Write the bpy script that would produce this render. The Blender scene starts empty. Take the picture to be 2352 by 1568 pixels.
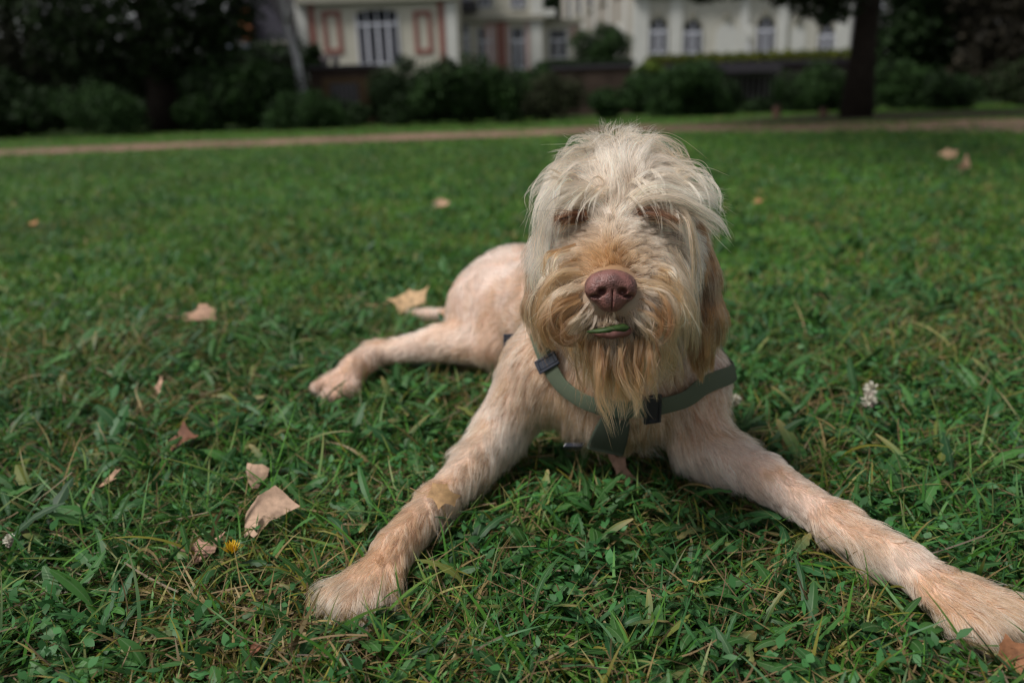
import bpy, math, random
import numpy as np
from mathutils import Vector, Matrix, kdtree
random.seed(7)
RNG = np.random.default_rng(11)
S = bpy.context.scene
COL = S.collection
# ------------------------------------------------------------------ camera
PITCH, ROLL, CAMH = math.radians(16.7), math.radians(1.9), 0.45
FWD = np.array([0, math.cos(PITCH), -math.sin(PITCH)])
UP0 = np.array([0, math.sin(PITCH), math.cos(PITCH)])
RT0 = np.array([1.0, 0, 0])
RT = math.cos(ROLL)*RT0 - math.sin(ROLL)*UP0
UP = math.sin(ROLL)*RT0 + math.cos(ROLL)*UP0
CAM = np.array([0, 0, CAMH])
cd = bpy.data.cameras.new('camera'); cam = bpy.data.objects.new('camera', cd); COL.objects.link(cam)
cd.lens = 28; cd.sensor_width = 36; cd.clip_start = 0.02; cd.clip_end = 600
cam.matrix_world = Matrix(((RT[0], UP[0], -FWD[0], 0), (RT[1], UP[1], -FWD[1], 0), (RT[2], UP[2], -FWD[2], CAMH), (0, 0, 0, 1)))
cd.dof.use_dof = True; cd.dof.focus_distance = 0.715; cd.dof.aperture_fstop = 3.3; cd.dof.aperture_blades = 9
S.camera = cam
# ------------------------------------------------------------------ light
SUN_EL, SUN_AZ = math.radians(58), math.radians(-118)      # azimuth from +Y, negative = to the left
w = bpy.data.worlds.new('World'); S.world = w; w.use_nodes = True
nt = w.node_tree; bgn = nt.nodes['Background']
sky = nt.nodes.new('ShaderNodeTexSky'); sky.sky_type = 'NISHITA'; sky.sun_disc = False
sky.sun_elevation = SUN_EL; sky.sun_rotation = SUN_AZ; sky.air_density = 1.0; sky.dust_density = 1.5; sky.ozone_density = 0.6
hs = nt.nodes.new('ShaderNodeHueSaturation'); hs.inputs['Saturation'].default_value = .12      # thin high cloud: a whiter sky
nt.links.new(sky.outputs[0], hs.inputs['Color']); nt.links.new(hs.outputs[0], bgn.inputs[0]); bgn.inputs[1].default_value = 0.064
ld = bpy.data.lights.new('sun', 'SUN'); ld.energy = 2.3; ld.angle = math.radians(14); ld.color = (1.0, 0.965, 0.91)
lo = bpy.data.objects.new('sun', ld); COL.objects.link(lo)
sdir = Vector((math.sin(SUN_AZ)*math.cos(SUN_EL), math.cos(SUN_AZ)*math.cos(SUN_EL), math.sin(SUN_EL)))
lo.rotation_euler = sdir.to_track_quat('Z', 'Y').to_euler(); lo.location = (-3, 3, 9)
S.view_settings.view_transform = 'Standard'; S.view_settings.look = 'None'; S.view_settings.gamma = 1
S.view_settings.exposure = 0.80
S.render.engine = 'CYCLES'
S.cycles.use_denoising = True; S.cycles.pixel_filter_type = 'BLACKMAN_HARRIS'; S.cycles.filter_width = 1.25; S.cycles.adaptive_threshold = .005; S.cycles.max_bounces = 8; S.cycles.transparent_max_bounces = 8
S.cycles.caustics_reflective = False; S.cycles.caustics_refractive = False; S.cycles.sample_clamp_indirect = 4
S.cycles_curves.shape = 'RIBBONS' if hasattr(S, 'cycles_curves') else 'RIBBONS'
# ------------------------------------------------------------------ pixel <-> world (the photo measured at 2352 px wide)
FPX = 28/36*2352
def ray(px, py):
    return (px-1176)/FPX*RT + (784-py)/FPX*UP + FWD
def K(px, py, Z):                       # point at depth Z along the optical axis
    return CAM + ray(px, py)*Z
def kz(px, py, z):                      # point at height z
    r = ray(px, py); return CAM + r*((z-CAMH)/r[2])
def ky(px, py, Y):                      # point on the vertical plane y = Y
    r = ray(px, py); return CAM + r*(Y/r[1])
def proj(P):
    d = P-CAM; Z = d@FWD
    return 1176+FPX*(d@RT)/Z, 784-FPX*(d@UP)/Z, Z
# ------------------------------------------------------------------ helpers
def tag(o, label=None, cat=None, group=None, kind=None):
    if label: o['label'] = label
    if cat: o['category'] = cat
    if group: o['group'] = group
    if kind: o['kind'] = kind
    return o
def empty(name, loc=(0, 0, 0)):
    o = bpy.data.objects.new(name, None); COL.objects.link(o); o.location = loc; o.empty_display_size = .1; return o
def link(name, me, mat, parent=None):
    o = bpy.data.objects.new(name, me); COL.objects.link(o)
    if mat and not me.materials: me.materials.append(mat)
    if parent:
        o.parent = parent
        o.matrix_parent_inverse = Matrix.Translation(parent.location).inverted()
    return o
def fmesh(name, V, F, mat=None, parent=None, col=None, smooth=False):
    V = np.asarray(V, np.float32); F = np.asarray(F, np.int32); k = F.shape[1]
    me = bpy.data.meshes.new(name)
    me.vertices.add(len(V)); me.vertices.foreach_set('co', V.ravel())
    me.loops.add(F.size); me.loops.foreach_set('vertex_index', F.ravel())
    me.polygons.add(len(F)); me.polygons.foreach_set('loop_start', np.arange(len(F), dtype=np.int32)*k)
    me.update(calc_edges=True)
    if col is not None:
        a = me.attributes.new('Col', 'FLOAT_COLOR', 'POINT')
        c = np.ones((len(V), 4), np.float32); c[:, :3] = col; a.data.foreach_set('color', c.ravel())
    if smooth: me.polygons.foreach_set('use_smooth', np.ones(len(F), bool))
    return link(name, me, mat, parent)
class MB:
    "collects boxes, prisms and tubes as quads/ngons into one mesh"
    def __init__(s): s.v = []; s.f = []
    def box(s, x0, x1, y0, y1, z0, z1):
        b = len(s.v)
        for z in (z0, z1):
            for x, y in ((x0, y0), (x1, y0), (x1, y1), (x0, y1)): s.v.append((x, y, z))
        s.f += [tuple(b+i for i in q) for q in ((3, 2, 1, 0), (4, 5, 6, 7), (0, 1, 5, 4), (1, 2, 6, 5), (2, 3, 7, 6), (3, 0, 4, 7))]
        return s
    def prism(s, pts, y0, y1):          # outline in x,z extruded in y
        b = len(s.v); n = len(pts)
        for y in (y0, y1):
            for x, z in pts: s.v.append((x, y, z))
        s.f.append(tuple(b+i for i in range(n))); s.f.append(tuple(b+n+i for i in reversed(range(n))))
        for i in range(n): j = (i+1) % n; s.f.append((b+i, b+n+i, b+n+j, b+j))
        return s
    def tube(s, pts, rad, n=10):
        pts = [Vector(p) for p in pts]; b = len(s.v)
        for i, p in enumerate(pts):
            t = (pts[min(i+1, len(pts)-1)]-pts[max(i-1, 0)]).normalized()
            a = t.cross(Vector((0.3, 1, 0.1))).normalized(); c = t.cross(a)
            for k in range(n):
                q = 2*math.pi*k/n; s.v.append(tuple(p+(a*math.cos(q)+c*math.sin(q))*rad[i]))
        for i in range(len(pts)-1):
            for k in range(n):
                s.f.append((b+i*n+k, b+i*n+(k+1) % n, b+(i+1)*n+(k+1) % n, b+(i+1)*n+k))
        s.f.append(tuple(b+k for k in reversed(range(n)))); s.f.append(tuple(b+(len(pts)-1)*n+k for k in range(n)))
        return s
    def build(s, name, mat, parent=None, smooth=False, bevel=0):
        me = bpy.data.meshes.new(name); me.from_pydata(s.v, [], s.f); me.update()
        if smooth: me.polygons.foreach_set('use_smooth', np.ones(len(s.f), bool))
        o = link(name, me, mat, parent)
        if bevel:
            m = o.modifiers.new('b', 'BEVEL'); m.width = bevel; m.segments = 2
        return o
# ------------------------------------------------------------------ materials
def mat(name, rgb, rough=.7, spec=.3, noise=None, bump=0, bscale=50, var=.25, attr=False, trans=0, sheen=0, sub=0):
    m = bpy.data.materials.new(name); m.use_nodes = True; n = m.node_tree.nodes; l = m.node_tree.links
    b = n['Principled BSDF']; out = n['Material Output']
    b.inputs['Roughness'].default_value = rough; b.inputs['Specular IOR Level'].default_value = spec
    if sheen: b.inputs['Sheen Weight'].default_value = sheen
    if sub:
        b.inputs['Subsurface Weight'].default_value = sub; b.inputs['Subsurface Radius'].default_value = (1, .4, .25); b.inputs['Subsurface Scale'].default_value = .004
    src = None
    if attr:
        a = n.new('ShaderNodeAttribute'); a.attribute_name = 'Col'; src = a.outputs['Color']
    else:
        b.inputs['Base Color'].default_value = (*rgb, 1)
    if noise:
        tc = n.new('ShaderNodeTexCoord'); t = n.new('ShaderNodeTexNoise'); t.inputs['Scale'].default_value = noise; t.inputs['Detail'].default_value = 8; t.inputs['Roughness'].default_value = .65
        l.new(tc.outputs['Object'], t.inputs['Vector'])
        r = n.new('ShaderNodeMapRange'); r.inputs[1].default_value = .3; r.inputs[2].default_value = .7; r.inputs[3].default_value = 1-var; r.inputs[4].default_value = 1+var
        l.new(t.outputs['Fac'], r.inputs[0])
        mx = n.new('ShaderNodeVectorMath'); mx.operation = 'SCALE'
        if src: l.new(src, mx.inputs[0])
        else: mx.inputs[0].default_value = rgb
        l.new(r.outputs[0], mx.inputs['Scale']); src = mx.outputs[0]
    if src: l.new(src, b.inputs['Base Color'])
    if bump:
        tc = n.new('ShaderNodeTexCoord'); t = n.new('ShaderNodeTexNoise'); t.inputs['Scale'].default_value = bscale; t.inputs['Detail'].default_value = 6
        l.new(tc.outputs['Object'], t.inputs['Vector'])
        bp = n.new('ShaderNodeBump'); bp.inputs['Strength'].default_value = min(1, bump*10); bp.inputs['Distance'].default_value = bump
        l.new(t.outputs['Fac'], bp.inputs['Height']); l.new(bp.outputs[0], b.inputs['Normal'])
    if trans:
        tr = n.new('ShaderNodeBsdfTranslucent'); ms = n.new('ShaderNodeMixShader'); ms.inputs[0].default_value = trans
        if src: l.new(src, tr.inputs[0])
        else: tr.inputs[0].default_value = (*rgb, 1)
        l.new(b.outputs[0], ms.inputs[1]); l.new(tr.outputs[0], ms.inputs[2]); l.new(ms.outputs[0], out.inputs[0])
    return m
def hairmat(name, rough=.34, coat=0):
    m = bpy.data.materials.new(name); m.use_nodes = True; n = m.node_tree.nodes; l = m.node_tree.links
    out = n['Material Output']; n.remove(n['Principled BSDF'])
    h = n.new('ShaderNodeBsdfHairPrincipled'); h.parametrization = 'COLOR'
    a = n.new('ShaderNodeAttribute'); a.attribute_name = 'Col'
    l.new(a.outputs['Color'], h.inputs['Color'])
    h.inputs['Roughness'].default_value = rough; h.inputs['Radial Roughness'].default_value = .45
    h.inputs['Random Roughness'].default_value = .2
    # a share of plain diffuse keeps the coat's body colour steady
    d = n.new('ShaderNodeBsdfDiffuse'); l.new(a.outputs['Color'], d.inputs[0])
    ms = n.new('ShaderNodeMixShader'); ms.inputs[0].default_value = .12
    l.new(h.outputs[0], ms.inputs[1]); l.new(d.outputs[0], ms.inputs[2]); l.new(ms.outputs[0], out.inputs[0])
    return m
def curves(name, P, rad, col, m, parent=None):
    "P (N,k,3), rad (N,k) or (k,), col (N,k,3) -> one hair curves object"
    N, k, _ = P.shape
    hc = bpy.data.hair_curves.new(name); hc.add_curves([k]*N)
    hc.attributes['position'].data.foreach_set('vector', P.astype(np.float32).ravel())
    r = np.broadcast_to(rad, (N, k)).astype(np.float32)
    at = hc.attributes.get('radius') or hc.attributes.new('radius', 'FLOAT', 'POINT'); at.data.foreach_set('value', r.ravel())
    c = np.ones((N, k, 4), np.float32); c[..., :3] = np.clip(col, 0.003, .95)**1.18
    at = hc.attributes.new('Col', 'FLOAT_COLOR', 'POINT'); at.data.foreach_set('color', c.ravel())
    hc.materials.append(m)
    o = bpy.data.objects.new(name, hc); COL.objects.link(o)
    if parent: o.parent = parent; o.matrix_parent_inverse = Matrix.Translation(parent.location).inverted()
    return o
def vnoise(P, scale, seed=0):
    "cheap smooth noise in -1..1 for arrays of points"
    r = np.random.default_rng(seed); out = np.zeros(P.shape[:-1])
    for o in range(5):
        k = r.normal(size=3)*scale*(1.5**o); out += np.sin(P@k + r.uniform(0, 6.28))*np.cos(P@(r.normal(size=3)*scale*(1.3**o)) + r.uniform(0, 6.28))/(1.25**o)
    return out/2.2
def norm(v): return v/np.maximum(np.linalg.norm(v, axis=-1, keepdims=True), 1e-9)
# ================================================================== THE DOG: one implicit shape, meshed once
PR = []   # primitives: kind, a, b, ra, rb, k, flow, length, colour, lift
def cone(a, b, ra, rb, k=.02, flow=None, L=.012, c=(.6, .46, .37), lift=.25):
    a = np.array(a); b = np.array(b)
    PR.append(dict(t='c', a=a, b=b, ra=ra, rb=rb, k=k, f=norm(b-a) if flow is None else norm(np.array(flow, float)), L=L, c=np.array(c), lift=lift))
def ell(c0, r, k=.02, flow=(0, 1, -.3), L=.012, c=(.6, .46, .37), lift=.25):
    PR.append(dict(t='e', a=np.array(c0), r=np.array(r), k=k, f=norm(np.array(flow, float)), L=L, c=np.array(c), lift=lift))
CAMB = np.stack([RT, UP, FWD], 1)
def pd(p, P):
    if p['t'] == 'c':
        ba = p['b']-p['a']; pa = P-p['a']; t = np.clip((pa@ba)/max(ba@ba, 1e-9), 0, 1)
        return np.linalg.norm(pa-t[..., None]*ba, axis=-1)-(p['ra']+(p['rb']-p['ra'])*t)
    q = ((P-p['a'])@CAMB); k0 = np.linalg.norm(q/p['r'], axis=-1); k1 = np.linalg.norm(q/p['r']**2, axis=-1)
    return k0*(k0-1)/np.maximum(k1, 1e-6)
BODY = (.60, .45, .36); CREAM = (.70, .55, .43); TAN = (.46, .27, .15); EARC = (.22, .105, .045); PINK = (.54, .36, .28)
BACK = (-.15, 1, -.1)
# torso
chest = K(1420, 850, .99)
cone(K(1415, 840, .965), K(1330, 720, 1.2), .086, .088, .04, BACK, .011, (.46, .29, .20))
cone(K(1330, 735, 1.18), K(1176, 694, 1.42), .09, .092, .04, BACK, .010, BODY)
cone(K(1195, 668, 1.40), K(1138, 718, 1.42), .070, .066, .04, BACK, .010, BODY)
ell(K(1415, 872, .935), (.070, .078, .060), .04, (0, -.1, -1), .014, (.44, .27, .18))
# near hind leg stretched to the left
hipL = K(1130, 715, 1.36); kneeL = kz(1155, 790, .07); hockL = kz(862, 815, .045); pawL = kz(770, 882, .03)
cone(hipL, kneeL, .074, .043, .04, kneeL-hipL, .011, BODY)
cone(kneeL, kz(1010, 790, .062), .040, .029, .025, None, .010, CREAM)
cone(kz(1010, 790, .062), hockL, .029, .0185, .015, None, .011, CREAM)
cone(hockL, kz(815, 845, .042), .022, .022, .015, None, .016, CREAM)
for i, (x, y) in enumerate(((728, 893), (752, 908), (780, 908), (806, 896))):
    cone(kz(815, 850, .035), kz(x, y, .020), .018, .0115, .008, None, .012, BODY)
# far hind leg folded on the other side of the belly
cone(K(1330, 720, 1.36), K(1440, 800, 1.22), .07, .045, .04, None, .01, BODY)
cone(K(1440, 800, 1.22), K(1400, 790, 1.4), .035, .022, .02, None, .01, BODY)
# tail on the grass
tl = [K(1100, 715, 1.55), kz(1040, 722, .03), kz(985, 722, .02), kz(938, 716, .018)]
for a, b, r0, r1 in zip(tl, tl[1:], (.022, .014, .010), (.014, .010, .006)): cone(a, b, r0, r1, .015, None, .012, TAN)
# neck and shoulders
cone(K(1425, 815, .94), K(1425, 560, .86), .068, .060, .04, (0, .2, -1), .02, TAN)
cone(K(1252, 850, .955), K(1310, 760, 1.0), .044, .055, .035, (-.2, -.1, -1), .014, BODY)
cone(K(1572, 872, .955), K(1520, 780, 1.0), .046, .055, .035, (.2, -.1, -1), .014, PINK)
# front leg, picture left
sL = K(1240, 850, .95); eL = kz(1145, 990, .070); wL = kz(1003, 1152, .036); mL = kz(900, 1268, .034)
cone(sL, eL, .040, .028, .025, None, .013, BODY)
cone(eL, kz(1085, 1065, .050), .0265, .0200, .012, None, .010, CREAM)
cone(kz(1085, 1065, .050), wL, .0200, .0155, .012, None, .010, CREAM)
ell(wL, (.0185, .0185, .0185), .008, wL-eL, .012, CREAM)
cone(wL, mL, .0168, .0192, .010, None, .013, (.60, .42, .29))
for x, y in ((768, 1372), (803, 1388), (848, 1384), (890, 1362)):
    cone(kz(905, 1275, .033), kz(x, y, .020), .0142, .0120, .0025, None, .010, (.56, .39, .26), .12)
# front leg, picture right
sR = K(1578, 878, .95); eR = kz(1608, 1012, .070); wR = kz(1925, 1205, .040); mR = kz(2090, 1300, .034)
cone(sR, eR, .041, .031, .025, None, .013, PINK)
cone(eR, kz(1755, 1096, .050), .0295, .0222, .012, None, .009, BODY)
cone(kz(1755, 1096, .050), wR, .0222, .0168, .012, None, .009, BODY)
ell(wR, (.0208, .0208, .0208), .008, wR-eR, .011, BODY)
cone(wR, mR, .0182, .0188, .010, None, .011, (.62, .46, .34))
for x, y in ((2362, 1415), (2335, 1440), (2278, 1450), (2218, 1440)):
    cone(kz(2085, 1300, .034), kz(x, y, .020), .0145, .0120, .0025, None, .009, (.58, .42, .30), .12)
NBODY = len(PR)
# head (the skull faces the camera, muzzle pointing forward and down)
HC = CREAM
ell(K(1424, 462, .808), (.054, .052, .066), .02, BACK, .03, HC)
ell(K(1340, 455, .768), (.026, .020, .02), .02, BACK, .02, HC)
ell(K(1500, 450, .768), (.026, .020, .02), .02, BACK, .02, HC)
cone(K(1412, 525, .762), K(1405, 655, .698), .036, .0215, .02, -FWD, .01, TAN)
ell(K(1315, 590, .775), (.032, .04, .034), .025, BACK, .03, HC)
ell(K(1516, 595, .775), (.032, .04, .034), .025, BACK, .03, HC)
cone(K(1350, 640, .735), K(1352, 698, .705), .030, .024, .015, -FWD, .02, TAN)
cone(K(1465, 640, .735), K(1462, 698, .705), .030, .024, .015, -FWD, .02, TAN)
cone(K(1415, 745, .79), K(1405, 772, .712), .032, .0165, .012, -FWD, .02, TAN)
NHEAD = len(PR)
# ears, soft flaps hanging beside the cheeks
for ch, rs in (([K(1580, 520, .83), K(1600, 620, .835), K(1614, 720, .845), K(1610, 800, .85)], (.012, .015, .016, .009)),
               ([K(1285, 530, .85), K(1260, 620, .86), K(1246, 690, .865), K(1246, 735, .87)], (.012, .014, .014, .009))):
    for a, b, r0, r1 in zip(ch, ch[1:], rs, rs[1:]): cone(a, b, r0, r1, .012, (0, 0, -1), .03, EARC, .12)
# ------------------------------------------------------------------ grid
H = .005
LO = np.array([-.42, .50, -.03]); HI = np.array([.62, 1.78, .52])
n3 = np.ceil((HI-LO)/H).astype(int)+1
D = np.full(n3, .08, np.float32)
ax = [LO[i]+H*np.arange(n3[i]) for i in range(3)]
def smin(a, b, k):
    h = np.maximum(k-np.abs(a-b), 0)/k; return np.minimum(a, b)-h*h*k*.25
for p in PR:
    if p['t'] == 'c':
        R = max(p['ra'], p['rb'])+.07; lo = np.minimum(p['a'], p['b'])-R; hi = np.maximum(p['a'], p['b'])+R
    else: R = p['r'].max()+.07; lo = p['a']-R; hi = p['a']+R
    i0 = np.clip(((lo-LO)/H).astype(int), 0, n3-1); i1 = np.clip(((hi-LO)/H).astype(int)+1, 1, n3)
    if np.any(i1 <= i0): continue
    G = np.stack(np.meshgrid(*[ax[i][i0[i]:i1[i]] for i in range(3)], indexing='ij'), -1)
    sl = tuple(slice(i0[i], i1[i]) for i in range(3))
    D[sl] = smin(D[sl], pd(p, G), p['k'])
def sdf(P):
    q = (P-LO)/H; q = np.clip(q, 0, n3-1.001); i = q.astype(int); f = q-i
    x, y, z = i[..., 0], i[..., 1], i[..., 2]; fx, fy, fz = f[..., 0], f[..., 1], f[..., 2]
    c = lambda a, b, e: D[x+a, y+b, z+e]
    return ((c(0, 0, 0)*(1-fx)+c(1, 0, 0)*fx)*(1-fy)+(c(0, 1, 0)*(1-fx)+c(1, 1, 0)*fx)*fy)*(1-fz) + \
           ((c(0, 0, 1)*(1-fx)+c(1, 0, 1)*fx)*(1-fy)+(c(0, 1, 1)*(1-fx)+c(1, 1, 1)*fx)*fy)*fz
def grad(P, e=.004):
    g = np.stack([sdf(P+np.eye(3)[i]*e)-sdf(P-np.eye(3)[i]*e) for i in range(3)], -1); return norm(g)
def surfnet(D, LO, H):
    nx, ny, nz = D.shape; s = D < 0
    acc = np.zeros((nx-1, ny-1, nz-1, 3), np.float32); cnt = np.zeros((nx-1, ny-1, nz-1), np.float32)
    cross = []
    for a in range(3):
        sl0 = [slice(None)]*3; sl1 = [slice(None)]*3; sl0[a] = slice(0, -1); sl1[a] = slice(1, None)
        d0 = D[tuple(sl0)]; d1 = D[tuple(sl1)]; x = (s[tuple(sl0)] != s[tuple(sl1)]); cross.append(x)
        idx = np.argwhere(x); t = (d0[x]/(d0[x]-d1[x]))
        pos = idx.astype(np.float32); pos[:, a] += t
        o = [i for i in range(3) if i != a]
        for u in (0, 1):
            for v in (0, 1):
                c = idx.copy(); c[:, o[0]] -= u; c[:, o[1]] -= v
                ok = np.all(c >= 0, 1) & np.all(c < np.array(cnt.shape), 1)
                np.add.at(acc, tuple(c[ok].T), pos[ok]); np.add.at(cnt, tuple(c[ok].T), 1)
    m = cnt > 0; vid = np.full(cnt.shape, -1, np.int64); vid[m] = np.arange(m.sum()); V = acc[m]/cnt[m][:, None]
    F = []
    for a in range(3):
        idx = np.argwhere(cross[a]); o = [(a+1) % 3, (a+2) % 3]
        inside0 = s[tuple(idx.T)]
        q = []
        for u, v in ((1, 1), (0, 1), (0, 0), (1, 0)):
            c = idx.copy(); c[:, o[0]] -= u; c[:, o[1]] -= v; c = np.clip(c, 0, np.array(cnt.shape)-1); q.append(vid[tuple(c.T)])
        q = np.stack(q, 1); q[~inside0] = q[~inside0][:, ::-1]; F.append(q[(q >= 0).all(1)])
    return V*H+LO, np.concatenate(F)
V, F = surfnet(D, LO, H)
for _ in range(3): V = V-grad(V)*sdf(V)[:, None]*.8
def blend(P, what, sharp=.014, rng=None):
    W = 0; A = 0
    for p in (PR if rng is None else PR[rng[0]:rng[1]]):
        wt = np.exp(-np.maximum(pd(p, P), -.004)/sharp); W = W+wt; A = A+wt[..., None]*np.atleast_1d(p[what])
    return A/np.maximum(W, 1e-12)[..., None]
def srgb(*c): return tuple(((x/255+.055)/1.055)**2.4 if x > 10 else x/255/12.92 for x in c)
# ------------------------------------------------------------------ the coat
COMB = np.array([   # px, py, dx, dy, length cm
 (1402,598,0,-1,.7),(1365,602,-.8,-.5,.8),(1440,602,.8,-.5,.8),(1335,625,-1,.0,1.2),(1478,622,1,.0,1.2),
 (1402,560,0,-1,1),(1350,562,-.8,-.45,1.3),(1455,560,.8,-.45,1.3),(1310,575,-1,.05,2),(1500,572,1,.05,2),
 (1280,610,-.75,.65,3.2),(1535,608,.75,.65,3.2),(1262,660,-.35,.95,4),(1560,660,.4,.95,4.2),(1575,720,.2,1,4.5),
 (1310,665,-.9,.45,2.6),(1500,665,.85,.5,2.6),(1300,705,-.55,.85,3),(1505,705,.5,.9,3),(1285,745,.1,1,2.6),(1520,745,0,1,3),
 (1345,722,-.55,.85,1.6),(1460,722,.5,.85,1.6),(1400,742,0,1,.8),(1375,735,-.3,1,1),(1430,735,.3,1,1),
 (1405,520,0,-1,1.5),(1415,470,0,-1,2.0),(1420,420,.0,-1,2.8),(1425,370,0,-1,3.5),
 (1375,490,-.5,-.85,2),(1345,455,-.85,-.4,2.8),(1305,440,-1,.1,3.6),(1265,460,-.5,.9,5),(1245,510,-.1,1,5.5),
 (1450,480,.45,-.8,2),(1490,450,.9,-.4,3),(1535,440,1,.1,3.2),(1580,455,.8,.55,3.6),(1615,490,.6,.8,4.5),
 (1350,400,-.75,-.5,3.6),(1295,395,-.8,.45,4),(1390,365,-.35,-.9,3.6),(1330,355,-.9,-.1,4),
 (1475,395,.6,-.6,3.6),(1530,375,.9,.35,3.4),(1590,400,.4,.95,3),(1470,350,.5,-.75,3.6),(1550,345,.7,.7,3),
 (1300,530,-.9,.3,1.8),(1355,530,-.9,.1,1.2),(1460,525,.9,.1,1.2),(1520,525,.95,.2,2.2),(1570,540,.8,.6,3.4),
 (1245,570,.05,1,4),(1225,640,.1,1,3.5),(1600,600,.0,1,4),(1610,680,-.1,1,4),
 (1400,785,0,1,4.5),(1350,780,-.15,1,3.2),(1455,780,.1,1,3.6),(1400,850,0,1,3),
 (1430,900,0,1,1.4)], float)
def comb(P):
    x, y, Z = proj(P)
    w = 1/(((x[:, None]-COMB[:, 0])**2+(y[:, None]-COMB[:, 1])**2)/900+.15)**2
    w /= w.sum(1, keepdims=True)
    dx = w@COMB[:, 2]; dy = w@COMB[:, 3]; L = w@COMB[:, 4]
    return norm(dx[:, None]*RT-dy[:, None]*UP), L*.01
def sample(n, maskf=None):
    P0, P1, P2, P3 = (V[F[:, i]] for i in range(4))
    A = np.linalg.norm(np.cross(P2-P0, P3-P1), axis=1)
    if maskf is not None: A = A*maskf((P0+P2)/2)
    i = RNG.choice(len(F), n, p=A/A.sum()); u = RNG.random((n, 1)); v = RNG.random((n, 1))
    Q = (P0[i]*(1-u)+P1[i]*u)*(1-v)+(P3[i]*(1-u)+P2[i]*u)*v
    return Q-grad(Q)*sdf(Q)[:, None]
def headness(P):
    d = np.full(len(P), 9.)
    for p in PR[NBODY:NHEAD]: d = np.minimum(d, pd(p, P))
    e = np.full(len(P), 9.)
    for p in PR[:NBODY]+PR[NHEAD:]: e = np.minimum(e, pd(p, P))
    return 1/(1+np.exp(np.clip((d-e)/.006, -30, 30)))
def grow(R, flowf, L, lift, nseg=7, grav=0., clear=.0008, wave=.0, tang=1., rough=.10):
    N = len(R); P = np.zeros((N, nseg+1, 3)); P[:, 0] = R-grad(R)*.001
    cur = R.copy(); ph = RNG.uniform(0, 6.28, (N, 1)); rj = norm(RNG.normal(size=(N, 3)))*rough*10
    prev = None
    for s in range(nseg):
        n = grad(cur); d = sdf(cur)
        f = flowf(cur); ft = f-n*(f*n).sum(1, keepdims=True)*np.clip(1.4-np.maximum(d, 0)/.012, 0, 1)[:, None]*tang
        t = s/nseg
        dr = norm(ft)+n*(lift*(1-t))[:, None]+np.array([0, 0, -1.])*grav*t+rj*.1+wave*np.sin(ph+t*7)*norm(np.cross(n, f)+1e-6)
        dr = norm(dr)
        if prev is not None: dr = norm(dr+prev*.8)
        prev = dr
        cur = cur+dr*(L/nseg)[:, None]
        d = sdf(cur); pen = np.maximum(clear*(s+1)-d, 0); cur = cur+grad(cur)*pen[:, None]
        P[:, s+1] = cur
    return P
def clump(P, frac, strength, tip=1.4):
    N, k, _ = P.shape; M = max(8, int(N*frac)); g = RNG.choice(N, M, replace=False)
    kd = kdtree.KDTree(M)
    for j, i in enumerate(g): kd.insert(P[i, 0], j)
    kd.balance()
    own = np.array([kd.find(P[i, 0])[1] for i in range(N)]); G = P[g[own]]
    t = (np.linspace(0, 1, k)**tip)[None, :, None]*(strength*RNG.uniform(.5, 1, (N, 1, 1)))
    return P+(G-P)*t, own
def hcol(base, own, k, var=.14, tipw=0, seed=1):
    N = len(base); r = np.random.default_rng(seed); c = base[:, None, :]*np.ones((1, k, 1))
    cl = r.normal(0, var*1.1, own.max()+1)[own]+r.normal(0, var*.8, N)
    c = c*(1+cl)[:, None, None]
    t = np.linspace(0, 1, k)[None, :, None]
    return np.clip(c*(1+tipw*(t-.4)), .01, .93)  # darker roots, paler tips: coat gradient plus occlusion between hairs put into the colour
def radii(k, r, tip=.15): return r*(1-(1-tip)*np.linspace(0, 1, k)**1.5)
M_skin = mat('dog_skin', (.5, .33, .27), .75, .25, bump=.002, bscale=90, attr=True, sub=.1)
M_hair = hairmat('dog_hair', .38)
print('prims', len(PR), 'verts', len(V))
dog = empty('dog', (.15, 1.0, 0))
tag(dog, 'cream and tan shaggy dog lying on the grass, facing the camera, front legs stretched out', 'dog')
def hcolor(P):
    "coat colours as patches of the animal"
    x, y, Z = proj(P); c = blend(P, 'c'); hd = headness(P)[:, None]
    g = lambda cx, cy, sx, sy: np.exp(-((x-cx)/sx)**2-((y-cy)/sy)**2)[:, None]
    front = (1/(1+np.exp((Z-.80)/.01)))[:, None]
    h = np.array(CREAM)*np.ones_like(c)
    m = np.clip(g(1403, 595, 115, 66)*1.0+g(1300, 690, 60, 60)*.5+g(1520, 700, 55, 70)*.5, 0, 1)*front
    h = h*(1-m)+np.array((.43, .235, .11))*m
    m = np.clip(g(1303, 503, 38, 11)+g(1512, 497, 50, 11)*1.1, 0, 1)*front
    h = h*(1-m)+np.array((.20, .085, .04))*m
    m = np.clip(g(1400, 735, 60, 25)*.8, 0, 1)*front
    h = h*(1-m)+np.array((.36, .22, .12))*m
    m = np.clip(g(1400, 870, 120, 70), 0, 1)*front
    h = h*(1-m)+np.array((.30, .16, .075))*m
    o = c*(1-hd)+h*hd
    n = vnoise(P, 30, 3)[:, None]; n2 = vnoise(P, 90, 5)[:, None]
    n3_ = vnoise(P, 14, 31)[:, None]
    o = o*(1+.10*n2)+(np.array((.46, .27, .14))-o)*np.clip(n*1.2, 0, .6)*(1-hd)
    o = o+(np.array((.50, .30, .17))-o)*np.clip(n3_*1.3, 0, .55)*(1-hd)+(np.array((.74, .65, .58))-o)*np.clip(-n3_*1.3, 0, .5)*(1-hd)
    return np.clip(o, .02, .9)
sc_ = hcolor(V); hv = headness(V)[:, None]
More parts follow.
